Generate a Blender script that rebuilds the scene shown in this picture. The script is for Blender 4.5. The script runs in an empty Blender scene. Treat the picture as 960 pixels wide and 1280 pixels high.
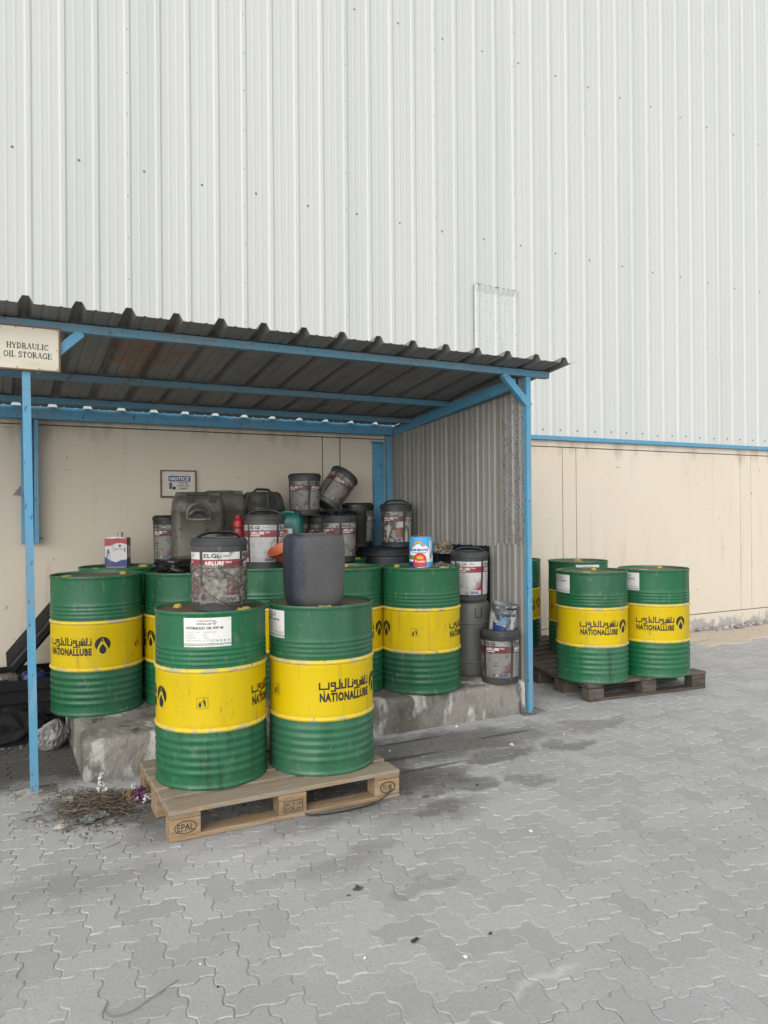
import bpy, bmesh, math, random
from mathutils import Vector, Matrix, noise
R = math.radians
sc = bpy.context.scene
col = sc.collection
rng = random.Random(7)

# ------------------------------------------------------------------ camera, sky, sun, exposure
CAM = Vector((0.0, -6.535, 1.508))
cd = bpy.data.cameras.new('camera'); cam = bpy.data.objects.new('camera', cd); col.objects.link(cam); sc.camera = cam
cd.sensor_fit = 'HORIZONTAL'; cd.sensor_width = 36.0; cd.lens = 36.0 * 935.4 / 960.0
cd.clip_start = 0.05; cd.clip_end = 1000.0
yaw, pitch, roll = 0.4791, 0.0012, -0.0076
fw = Vector((math.sin(yaw) * math.cos(pitch), math.cos(yaw) * math.cos(pitch), math.sin(pitch)))
rt = Vector((math.cos(yaw), -math.sin(yaw), 0)); up = rt.cross(fw)
r2 = rt * math.cos(roll) + up * math.sin(roll); u2 = up * math.cos(roll) - rt * math.sin(roll)
mm = Matrix((r2, u2, -fw)).transposed().to_4x4(); mm.translation = CAM
cam.matrix_world = mm

SUN_EL, SUN_AZ = R(30), R(224)          # azimuth clockwise from +Y (behind the camera, a little to its left)
w = bpy.data.worlds.new('World'); sc.world = w; w.use_nodes = True
nt = w.node_tree; nt.nodes.clear()
sky = nt.nodes.new('ShaderNodeTexSky'); sky.sky_type = 'NISHITA'; sky.sun_disc = False
sky.sun_elevation = SUN_EL; sky.sun_rotation = SUN_AZ
sky.air_density = 1.0; sky.dust_density = 1.0; sky.ozone_density = 1.0
hs = nt.nodes.new('ShaderNodeHueSaturation'); hs.inputs['Saturation'].default_value = 0.10
bg = nt.nodes.new('ShaderNodeBackground'); bg.inputs['Strength'].default_value = 0.15
wo = nt.nodes.new('ShaderNodeOutputWorld')
nt.links.new(sky.outputs[0], hs.inputs['Color']); nt.links.new(hs.outputs[0], bg.inputs['Color']); nt.links.new(bg.outputs[0], wo.inputs[0])
sl = bpy.data.lights.new('sun', 'SUN'); sl.energy = 0.5; sl.angle = R(60); sl.color = (1.0, 0.965, 0.92)
so = bpy.data.objects.new('sun', sl); col.objects.link(so)
to_sun = Vector((math.sin(SUN_AZ) * math.cos(SUN_EL), math.cos(SUN_AZ) * math.cos(SUN_EL), math.sin(SUN_EL)))
so.rotation_euler = to_sun.to_track_quat('Z', 'Y').to_euler(); so.location = to_sun * 30
sc.view_settings.view_transform = 'Standard'; sc.view_settings.look = 'None'
sc.view_settings.exposure = 0.86; sc.view_settings.gamma = 1.0

# ------------------------------------------------------------------ materials
def srgb(r, g, b):
    f = lambda c: (c / 12.92 if c <= 0.04045 else ((c + 0.055) / 1.055) ** 2.4)
    return (f(r / 255), f(g / 255), f(b / 255))

class NB:
    def __init__(s, name):
        s.m = bpy.data.materials.new(name); s.m.use_nodes = True
        s.t = s.m.node_tree; s.b = s.t.nodes['Principled BSDF']
        s.co = s.t.nodes.new('ShaderNodeTexCoord')
    def n(s, typ, **k):
        o = s.t.nodes.new(typ)
        for a, v in k.items(): setattr(o, a, v)
        return o
    def l(s, a, b): s.t.links.new(a, b)
    def mapping(s, coord, scale=(1, 1, 1), loc=(0, 0, 0), rnd=False):
        mp = s.n('ShaderNodeMapping'); mp.inputs['Scale'].default_value = scale; mp.inputs['Location'].default_value = loc
        if coord == 'World':
            g = s.n('ShaderNodeNewGeometry'); s.l(g.outputs['Position'], mp.inputs[0])
        else: s.l(s.co.outputs[coord], mp.inputs[0])
        if rnd:
            oi = s.n('ShaderNodeObjectInfo'); ml = s.n('ShaderNodeMath', operation='MULTIPLY'); ml.inputs[1].default_value = 37.0
            s.l(oi.outputs['Random'], ml.inputs[0]); cb = s.n('ShaderNodeCombineXYZ')
            for i in range(3): s.l(ml.outputs[0], cb.inputs[i])
            s.l(cb.outputs[0], mp.inputs['Location'])
        return mp.outputs[0]
    def noise(s, vec, scale, detail=4, rough=.55):
        o = s.n('ShaderNodeTexNoise'); o.inputs['Scale'].default_value = scale; o.inputs['Detail'].default_value = detail
        o.inputs['Roughness'].default_value = rough; s.l(vec, o.inputs['Vector']); return o.outputs['Fac']
    def ramp(s, val, lo, hi, a=0., b=1.):
        o = s.n('ShaderNodeMapRange', interpolation_type='SMOOTHSTEP'); o.inputs[1].default_value = lo; o.inputs[2].default_value = hi
        o.inputs[3].default_value = a; o.inputs[4].default_value = b; s.l(val, o.inputs[0]); return o.outputs[0]
    def mix(s, fac, a, b, blend='MIX'):
        o = s.n('ShaderNodeMix', data_type='RGBA', blend_type=blend)
        for v, i in ((fac, 0), (a, 6), (b, 7)):
            if isinstance(v, (int, float)): o.inputs[i].default_value = v
            elif isinstance(v, tuple): o.inputs[i].default_value = (*v[:3], 1)
            else: s.l(v, o.inputs[i])
        return o.outputs[2]
    def math(s, op, a, b=0.):
        o = s.n('ShaderNodeMath', operation=op)
        for v, i in ((a, 0), (b, 1)):
            if isinstance(v, (int, float)): o.inputs[i].default_value = v
            else: s.l(v, o.inputs[i])
        return o.outputs[0]
    def bump(s, h, strength, dist=.01):
        o = s.n('ShaderNodeBump'); o.inputs['Strength'].default_value = strength; o.inputs['Distance'].default_value = dist
        s.l(h, o.inputs['Height']); s.l(o.outputs[0], s.b.inputs['Normal'])

def M(name, c, rough=.6, metal=0., layers=(), bump=None, rnd=0., rvar=None, spec=.5, coord='Object', island=0.):
    """layers: (colour, noise scale, lo, hi, amount, stretch xyz)"""
    b = NB(name); cur = c
    if rnd:
        oi = b.n('ShaderNodeObjectInfo'); v = b.ramp(oi.outputs['Random'], 0, 1, 1 - rnd, 1 + rnd * .6)
        cur = b.mix(1., c, v, 'MULTIPLY')
    if island:
        g = b.n('ShaderNodeNewGeometry'); v = b.ramp(g.outputs['Random Per Island'], 0, 1, 1 - island, 1 + island * .6)
        cur = b.mix(1., cur, v, 'MULTIPLY')
    for i, (lc, sca, lo, hi, amt, st) in enumerate(layers):
        vec = b.mapping(coord, st, (i * 3.1, i * 7.7, i * 1.3), rnd=(coord == 'Object'))
        f = b.ramp(b.noise(vec, sca, 5), lo, hi, 0, amt)
        cur = b.mix(f, cur, lc)
    if isinstance(cur, tuple): b.b.inputs['Base Color'].default_value = (*cur, 1)
    else: b.l(cur, b.b.inputs['Base Color'])
    b.b.inputs['Metallic'].default_value = metal; b.b.inputs['Specular IOR Level'].default_value = spec
    if rvar:
        vec = b.mapping(coord, (1, 1, 1), rnd=(coord == 'Object')); f = b.ramp(b.noise(vec, rvar[0], 4), .3, .7, rough, rvar[1]); b.l(f, b.b.inputs['Roughness'])
    else: b.b.inputs['Roughness'].default_value = rough
    if bump:
        vec = b.mapping(coord, bump[3] if len(bump) > 3 else (1, 1, 1), rnd=(coord == 'Object'))
        b.bump(b.noise(vec, bump[0], 5), bump[1], bump[2] if len(bump) > 2 else .01)
    return b.m

DUST = (.30, .27, .23); GRIME = (.06, .055, .05)
one = (1, 1, 1)
m_green = M('drum_green_paint', (.006, .110, .040), .34, layers=(((.065, .140, .095), 2.2, .40, .72, .50, (1, 1, .5)), ((.010, .062, .028), 7, .5, .72, .6, (1, 1, .10)), ((.006, .022, .013), 13, .60, .74, .65, (1, 1, .09)), ((.17, .185, .145), 38, .58, .74, .5, (1, 1, .35)), ((.20, .24, .20), 26, .66, .70, .5, (1, 1, 6)), ((.09, .05, .025), 17, .68, .74, .6, one)), bump=(5, .22, .010), rvar=(4, .58), rnd=.22)
m_yellow = M('drum_yellow_paint', (.56, .405, .0), .42, layers=(((.46, .32, .01), 6, .45, .75, .7, (1, 1, .2)), ((.28, .20, .02), 15, .58, .74, .65, (1, 1, .07)), ((.17, .125, .03), 44, .62, .74, .55, (1, 1, .3)), ((.62, .52, .18), 30, .66, .70, .5, (1, 1, 5)), ((.10, .08, .03), 60, .66, .76, .6, one)), bump=(6, .16, .008), rvar=(5, .62), spec=.28, rnd=.10)
m_hoop = M('worn_hoop_paint', (.66, .48, .03), .5, layers=(((.34, .33, .27), 14, .45, .6, .7, (1, 1, 1)), ((.10, .08, .05), 40, .6, .7, .6, one)))
m_lid = M('dirty_drum_top', (.10, .085, .06), .6, layers=(((.20, .11, .045), 5, .45, .65, .7, one), ((.04, .04, .035), 9, .5, .7, .8, one), ((.28, .25, .2), 14, .58, .7, .5, one)), bump=(20, .2, .004), rnd=.2)
m_rim = M('worn_rim', (.06, .15, .08), .5, layers=(((.34, .30, .10), 7, .5, .62, .7, one), ((.12, .08, .04), 18, .55, .7, .6, one)))
m_bung = M('yellow_bung', (.45, .33, .06), .5, layers=(((.1, .08, .05), 40, .5, .7, .6, one),))
m_ink = M('black_print', (.016, .014, .012), .5, layers=(((.10, .085, .02), 50, .62, .74, .5, one),))
m_yprint = M('yellow_print', (.55, .41, .01), .45)
m_white = M('white_label_paper', (.68, .67, .64), .55, layers=(((.34, .31, .27), 9, .5, .75, .5, one), ((.2, .18, .15), 45, .62, .75, .4, one)))
m_pail = M('charcoal_plastic', (.032, .034, .037), .42, layers=(((.12, .115, .105), 3.5, .4, .75, .55, one), ((.22, .2, .17), 30, .62, .75, .4, (1, 1, .5))), bump=(30, .08, .003), rvar=(6, .65), rnd=.25)
m_paildark = M('black_plastic', (.012, .012, .013), .4, layers=(((.06, .057, .05), 5, .45, .75, .5, one),), rvar=(6, .65), rnd=.2)
LD = (((.14, .13, .11), 7, .44, .74, .75, one), ((.05, .045, .04), 26, .55, .7, .7, (1, 1, .6)))
m_lwhite = M('pail_label_white', (.58, .57, .55), .45, layers=LD, rnd=.25)
m_lred = M('pail_label_red', (.26, .018, .035), .45, layers=LD, rnd=.2)
m_lpink = M('pail_label_pink', (.50, .28, .27), .45, layers=LD, rnd=.2)
def label_body(name, paper, ink, dirt):
    b = NB(name); v = b.mapping('Object'); sx = b.n('ShaderNodeSeparateXYZ'); b.l(v, sx.inputs[0])
    e = b.math('SUBTRACT', b.math('MULTIPLY', sx.outputs['X'], 9.), b.math('MULTIPLY', b.math('SUBTRACT', sx.outputs['Z'], .085), 6.5))
    e = b.math('ADD', e, b.math('MULTIPLY', b.math('SUBTRACT', b.noise(v, 14, 3), .5), .35))
    f = b.math('MULTIPLY', b.ramp(e, .02, .62), b.ramp(sx.outputs['Z'], .082, .084))
    oi = b.n('ShaderNodeObjectInfo'); c = b.mix(f, paper, ink); c = b.mix(1., c, b.ramp(oi.outputs['Random'], 0, 1, .65, 1.05), 'MULTIPLY')
    vr = b.mapping('Object', rnd=True)
    for sc_, lo, hi, a, col_ in ((6, .46, .72, .55 + dirt * .35, (.15, .14, .12)), (22, .56, .70, .4 + dirt * .5, (.055, .05, .045)), (70, .60, .72, .3 + dirt * .3, (.10, .09, .08))):
        c = b.mix(b.ramp(b.noise(vr, sc_, 5), lo - .06 * dirt, hi, 0, min(a, 1)), c, col_)
    b.l(c, b.b.inputs['Base Color']); b.b.inputs['Roughness'].default_value = .45; return b.m
m_lbody = label_body('pail_label_print', (.56, .55, .53), (.30, .02, .035), .1); m_lbodyd = label_body('grimy_pail_label_print', (.30, .285, .25), (.15, .03, .03), 1.)
LDD = (((.10, .09, .075), 7, .38, .66, .85, one), ((.03, .028, .025), 24, .52, .66, .8, one))
m_lwhited = M('grimy_pail_label_white', (.34, .325, .29), .5, layers=LDD, rnd=.25); m_lredd = M('grimy_pail_label_red', (.15, .018, .025), .5, layers=LDD, rnd=.2)
m_lblue = M('pail_label_blue', (.02, .06, .20), .45, layers=LD)
m_lgrey = M('pail_label_grey_print', (.30, .30, .30), .5)
LC = (((.16, .15, .12), 6, .40, .60, .85, (1, 1, .7)), ((.035, .032, .03), 15, .5, .58, .9, (1, 1, .5)), ((.42, .40, .34), 38, .58, .66, .6, one))
m_cwhite = M('crumpled_label_white', (.46, .44, .39), .5, layers=LC, bump=(22, .9, .012))
m_cred = M('crumpled_label_red', (.22, .06, .05), .5, layers=LC, bump=(22, .9, .012))
m_ltext = M('white_print', (.75, .74, .72), .5)
m_jerry = M('grimy_olive_plastic', (.125, .118, .085), .5, layers=(((.035, .032, .028), 3.2, .40, .64, .85, (1, 1, .5)), ((.22, .20, .165), 6, .52, .70, .6, (1, 1, .6)), ((.10, .045, .03), 5, .62, .74, .6, one), ((.018, .016, .014), 24, .58, .68, .8, one), ((.20, .19, .16), 55, .60, .72, .5, one)), bump=(9, .25, .012), rnd=.3)
m_jdark = M('grimy_black_plastic', (.03, .03, .027), .45, layers=(((.085, .08, .065), 5, .42, .7, .7, one), ((.16, .145, .12), 30, .62, .76, .5, one)), bump=(9, .15, .01))
m_darkshade = M('dark_plastic_and_shade', (.02, .02, .018), .6)  # dark plastic of caps and bands, also painted shade of hollows
m_teal = M('teal_plastic', (.007, .15, .12), .4, layers=(((.012, .045, .04), 6, .42, .66, .8, one), ((.05, .055, .05), 18, .55, .7, .6, one)))
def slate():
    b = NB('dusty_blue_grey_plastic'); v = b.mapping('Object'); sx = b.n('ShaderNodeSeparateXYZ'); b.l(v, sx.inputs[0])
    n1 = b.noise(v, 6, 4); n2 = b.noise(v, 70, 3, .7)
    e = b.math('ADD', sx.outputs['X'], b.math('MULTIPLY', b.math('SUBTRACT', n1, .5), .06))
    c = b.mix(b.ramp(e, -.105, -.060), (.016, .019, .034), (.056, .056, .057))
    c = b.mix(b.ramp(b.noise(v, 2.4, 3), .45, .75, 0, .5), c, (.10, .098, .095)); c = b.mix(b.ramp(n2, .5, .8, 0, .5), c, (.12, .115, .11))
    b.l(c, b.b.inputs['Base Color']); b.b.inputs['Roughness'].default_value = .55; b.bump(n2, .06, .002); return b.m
m_slate = slate()
m_navy = M('navy_plastic', (.008, .012, .024), .5, layers=(((.03, .033, .035), 5, .5, .75, .6, one),), rnd=.2)
m_orange = M('orange_plastic', (.42, .09, .035), .5, layers=(((.12, .04, .025), 7, .5, .75, .7, one),))
m_red = M('red_plastic', (.30, .012, .016), .4, layers=(((.2, .02, .02), 12, .55, .75, .6, one),))
m_grey = M('grey_canister_plastic', (.10, .10, .09), .5, layers=(((.05, .048, .045), 4, .42, .72, .7, (1, 1, .4)), ((.20, .19, .17), 14, .58, .74, .5, (1, 1, .3))), bump=(9, .1, .008))
m_steel = M('bare_tin', (.35, .35, .34), .35, .7, layers=(((.12, .10, .08), 12, .5, .7, .7, one),))
TL = (((.20, .18, .15), 13, .50, .68, .8, (1, 1, .4)), ((.05, .045, .04), 30, .56, .68, .85, (1, 1, .5)))
m_tred = M('tin_red_print', (.34, .025, .03), .4, layers=TL); m_twhite = M('tin_white_print', (.55, .55, .54), .4, layers=TL); m_tblue = M('tin_blue_print', (.015, .03, .15), .4, layers=TL)
m_tpale = M('tin_pale_blue_print', (.12, .24, .36), .45, layers=TL)
m_tmess = M('scuffed_paint_tin', (.42, .42, .42), .45, layers=(((.06, .07, .08), 12, .46, .58, .9, (1, 1, .8)), ((.10, .22, .32), 7, .54, .66, .7, one), ((.03, .03, .03), 30, .56, .66, .8, (1, 1, .5))))
m_rsky = M('can_sky_blue', (.05, .35, .68), .35); m_rwhite = M('can_white', (.72, .74, .76), .35); m_rgreen = M('can_grass_green', (.10, .26, .05), .4)
m_rred = M('can_red', (.55, .04, .03), .35); m_rblue = M('can_deep_blue', (.01, .03, .26), .35); m_ryel = M('can_yellow', (.75, .5, .03), .4)
m_blue = M('sky_blue_steel_paint', (.08, .29, .455), .5, layers=(((.13, .25, .33), 5, .42, .68, .7, (1, 1, .4)), ((.20, .34, .44), 14, .55, .72, .5, (1, 1, .25)), ((.07, .06, .055), 36, .63, .69, .8, (1, 1, .6)), ((.13, .07, .04), 24, .65, .72, .8, (1, 1, .5)), ((.25, .27, .28), 20, .58, .72, .6, one)), bump=(40, .15, .003), rnd=.08)
m_beam = M('faded_blue_steel_paint', (.085, .225, .32), .6, layers=(((.14, .19, .21), 5, .40, .66, .75, (.4, 1, 1)), ((.09, .085, .08), 30, .58, .70, .8, one), ((.25, .27, .27), 16, .58, .75, .5, (.4, 1, 1))), bump=(40, .1, .002))
m_roof = M('galvanised_roof_sheet', (.21, .208, .195), .6, .0, layers=(((.14, .135, .125), 3, .42, .7, .6, (1, .4, 1)), ((.28, .27, .25), 12, .55, .75, .5, (1, .2, 1))), rnd=.12)
def rusty_roof():
    b = NB('rusty_roof_sheet'); g = b.n('ShaderNodeNewGeometry'); pos = g.outputs['Position']
    sb = b.n('ShaderNodeVectorMath', operation='SUBTRACT'); b.l(pos, sb.inputs[0]); sb.inputs[1].default_value = (.86, -1.62, 2.53)
    ml = b.n('ShaderNodeVectorMath', operation='MULTIPLY'); b.l(sb.outputs[0], ml.inputs[0]); ml.inputs[1].default_value = (1 / .24, 1 / .50, 0)
    ln = b.n('ShaderNodeVectorMath', operation='LENGTH'); b.l(ml.outputs[0], ln.inputs[0])
    m1 = b.ramp(b.math('ADD', ln.outputs['Value'], b.math('MULTIPLY', b.math('SUBTRACT', b.noise(pos, 9, 5), .5), 1.6)), .55, 1.05, 1, 0)
    c = b.mix(b.ramp(b.noise(pos, 3, 4), .42, .7, 0, .6), (.20, .195, .18), (.14, .13, .12))
    c = b.mix(b.math('MULTIPLY', m1, b.ramp(b.noise(pos, 14, 5), .36, .62, .1, 1.)), c, (.24, .115, .055))
    b.l(c, b.b.inputs['Base Color']); b.b.inputs['Roughness'].default_value = .6; return b.m
m_roofr = rusty_roof()
m_clad = M('white_steel_cladding', (.545, .552, .525), .42, layers=(((.46, .475, .45), 1.1, .40, .78, .5, (2.5, 1, .10)), ((.60, .61, .585), 3.0, .5, .8, .5, (5, 1, .05)), ((.42, .41, .37), 5, .60, .82, .40, (6, 1, .06)), ((.36, .33, .28), 3, .70, .86, .45, (9, 1, .12))), coord='World', rvar=(2, .55), spec=.2)
m_patch = M('blistered_patch_sheet', (.53, .55, .535), .5, layers=(((.22, .215, .20), 55, .625, .655, .9, one), ((.36, .35, .32), 4, .5, .7, .5, (3, 1, .3))), coord='World')
m_screw = M('grey_screw_cap', (.23, .22, .205), .6, .2)
m_side = M('grey_side_sheet', (.27, .262, .235), .55, .0, layers=(((.16, .15, .13), 2.0, .42, .72, .6, (1, 5, .12)), ((.36, .35, .33), 6, .55, .75, .5, (1, 6, .1)), ((.11, .085, .055), 7, .64, .74, .6, (1, 8, .2))), coord='World')
m_siderust = M('pitted_side_sheet', (.25, .246, .232), .6, .0, layers=(((.045, .038, .03), 70, .57, .62, .95, (1, 1, .8)), ((.15, .13, .11), 7, .5, .7, .5, (1, 3, .4)), ((.07, .045, .03), 28, .64, .68, .9, (1, 1, .6))), coord='World')
def plaster():
    b = NB('cream_plaster'); g = b.n('ShaderNodeNewGeometry'); pos = g.outputs['Position']; sx = b.n('ShaderNodeSeparateXYZ'); b.l(pos, sx.inputs[0])
    st = lambda x, z: b.mapping('World', (x, 1, z))
    c = b.mix(b.ramp(b.noise(st(1, .5), .8, 5), .42, .75, 0, .5), (.645, .575, .47), (.55, .465, .35))
    c = b.mix(b.ramp(b.noise(st(1.5, .4), 2.0, 5), .5, .78, 0, .5), c, (.68, .625, .535))
    c = b.mix(b.ramp(b.noise(st(2.2, .16), 4, 5), .56, .80, 0, .45), c, (.41, .34, .25))
    n26 = b.noise(st(1, .8), 20, 4); big = b.ramp(b.noise(pos, 1.1, 3), .42, .60)
    c = b.mix(b.math('MULTIPLY', b.ramp(n26, .66, .72, 0, .85), big), c, (.17, .145, .12))
    c = b.mix(b.math('MULTIPLY', b.ramp(b.noise(st(.25, 3), 9, 4), .66, .72, 0, .6), big), c, (.26, .22, .17))
    low = b.math('ADD', b.ramp(sx.outputs['Z'], .32, 0, 0, .55), b.math('MULTIPLY', b.math('SUBTRACT', b.noise(st(1.3, 1), 6, 5), .5), 1.5))
    c = b.mix(b.ramp(low, .34, .52, 0, .9), c, (.37, .36, .34)); c = b.mix(b.ramp(b.noise(st(1, 1), 34, 4), .60, .68, 0, .5), c, b.mix(b.ramp(low, .2, .4), (.58, .53, .43), (.16, .15, .14)))
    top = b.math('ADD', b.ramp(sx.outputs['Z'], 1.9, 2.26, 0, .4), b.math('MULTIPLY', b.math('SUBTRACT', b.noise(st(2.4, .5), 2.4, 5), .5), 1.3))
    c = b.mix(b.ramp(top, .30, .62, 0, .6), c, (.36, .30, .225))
    b.l(c, b.b.inputs['Base Color']); b.b.inputs['Roughness'].default_value = .87; b.b.inputs['Specular IOR Level'].default_value = .3
    b.bump(b.math('ADD', b.noise(pos, 60, 4), b.math('MULTIPLY', b.noise(pos, 5, 4), 1.5)), .16, .004); return b.m
m_plaster = plaster()
m_groove = M('dark_joint', (.085, .075, .06), .9)
m_conc = M('stained_concrete', (.25, .235, .205), .9, layers=(((.085, .08, .065), 2.2, .40, .60, .85, (1, 1, .6)), ((.52, .50, .46), 4.2, .54, .64, .8, (1.6, 1, .7)), ((.042, .04, .034), 6.5, .57, .70, .85, (1.6, 1, .45)), ((.40, .37, .32), 30, .58, .72, .6, one), ((.07, .065, .055), 60, .62, .72, .6, one)), bump=(26, .9, .016), coord='World')
WL = (((.17, .13, .09), 7, .42, .7, .65, (1.2, 14, 14)), ((.36, .32, .26), 4, .48, .72, .6, (1.0, 9, 9)), ((.07, .05, .035), 16, .58, .72, .6, (1.2, 10, 10)))
m_wood = M('weathered_pallet_wood', (.31, .205, .11), .8, layers=WL, bump=(9, .5, .004, (1.5, 22, 22)), rnd=.25)
m_woodtop = M('grey_walked_pallet_wood', (.30, .215, .13), .8, layers=(((.27, .25, .215), 5, .38, .62, .8, (1.4, 8, 8)), ((.11, .085, .06), 9, .52, .7, .6, (1.2, 16, 16)), ((.45, .41, .34), 14, .6, .75, .5, (2, 8, 8))), bump=(9, .5, .004, (1.5, 22, 22)), rnd=.2)
m_wooddk = M('dark_old_pallet_wood', (.085, .07, .055), .85, layers=(((.16, .14, .115), 6, .45, .72, .6, (1.2, 12, 12)), ((.03, .026, .022), 10, .55, .72, .7, one)), bump=(9, .5, .004, (1.5, 22, 22)), rnd=.3)
m_stamp = M('burnt_stamp_ink', (.035, .024, .016), .9)
m_sign = M('weathered_cream_board', (.62, .585, .47), .7, layers=(((.48, .43, .31), 5, .45, .72, .6, (.6, 1, 2.5)), ((.35, .29, .2), 16, .62, .78, .5, (.5, 1, 3))))
m_signwood = M('brown_wood_trim', (.19, .105, .065), .75, layers=(((.11, .065, .045), 9, .45, .7, .6, one),))
m_nwhite = M('notice_white', (.60, .57, .50), .6, layers=(((.42, .38, .3), 14, .5, .75, .5, one),)); m_nblue = M('notice_blue', (.02, .07, .18), .5)
m_bag = M('black_polythene', (.012, .012, .012), .32, layers=(((.07, .065, .06), 7, .48, .72, .6, one),), bump=(16, .5, .015))
def film():
    b = NB('dirty_clear_film'); v = b.mapping('Object'); n1 = b.noise(v, 16, 5); n2 = b.noise(v, 45, 4)
    c = b.mix(b.ramp(n2, .45, .65), (.11, .10, .085), (.30, .28, .245)); b.l(c, b.b.inputs['Base Color']); b.b.inputs['Roughness'].default_value = .3
    b.l(b.ramp(n1, .36, .66, .25, .62), b.b.inputs['Alpha']); return b.m
m_film = film()
m_sack = M('dusty_grey_polythene', (.22, .21, .20), .45, layers=(((.10, .095, .09), 9, .45, .65, .7, one), ((.42, .41, .39), 13, .56, .7, .6, one)), bump=(24, .5, .01))
m_rag = M('oily_rag', (.24, .20, .145), .9, layers=(((.05, .04, .03), 16, .48, .58, .9, one), ((.38, .34, .27), 30, .58, .7, .6, one)), bump=(40, .6, .01))
m_twig = M('dry_twigs', (.17, .13, .095), .9, island=.55, layers=(((.28, .22, .16), 20, .5, .7, .5, one),))
m_leaf = M('dead_leaf_litter', (.15, .125, .095), .9, island=.6)
m_tissue = M('white_tissue', (.55, .54, .51), .8, layers=(((.30, .28, .25), 30, .5, .7, .7, one),))
m_bluecloth = M('pale_blue_plastic_scrap', (.11, .14, .15), .7, layers=(((.2, .19, .16), 40, .5, .65, .8, one),))
m_pinkwrap = M('purple_foil', (.17, .06, .13), .35, layers=(((.5, .45, .45), 40, .55, .6, .9, one),)); m_goldwrap = M('tan_foil', (.24, .17, .09), .5, layers=(((.10, .06, .03), 40, .5, .6, .8, one),))
m_strap = M('dark_strap', (.045, .048, .045), .5, layers=(((.12, .115, .105), 20, .5, .7, .6, one),))
m_wire = M('dull_wire', (.17, .16, .15), .6)
m_gravel = M('grey_gravel', (.16, .145, .12), .9, island=.5)
m_litter = M('white_grit', (.66, .65, .62), .7, island=.3)
m_darkgrit = M('dark_grit', (.035, .033, .03), .7, island=.4)
m_sand = M('sandy_spill', (.52, .44, .34), .95, layers=(((.44, .42, .39), 2.6, .46, .66, .7, one), ((.44, .29, .20), 3.5, .54, .70, .6, one), ((.24, .22, .19), 16, .58, .7, .5, one)), bump=(60, .5, .006), coord='World')
m_rubble = M('broken_plaster', (.36, .34, .31), .9, island=.35, layers=(((.20, .19, .18), 12, .5, .7, .6, one),), bump=(50, .5, .006))
m_shadeblack = M('shade_black', (.014, .014, .015), .85, layers=(((.05, .048, .045), 6, .55, .75, .6, one),), spec=.15)  # black junk, darkened further to stand in for deep shade at the left end
m_string = M('dirty_string', (.10, .085, .06), .9)

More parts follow.
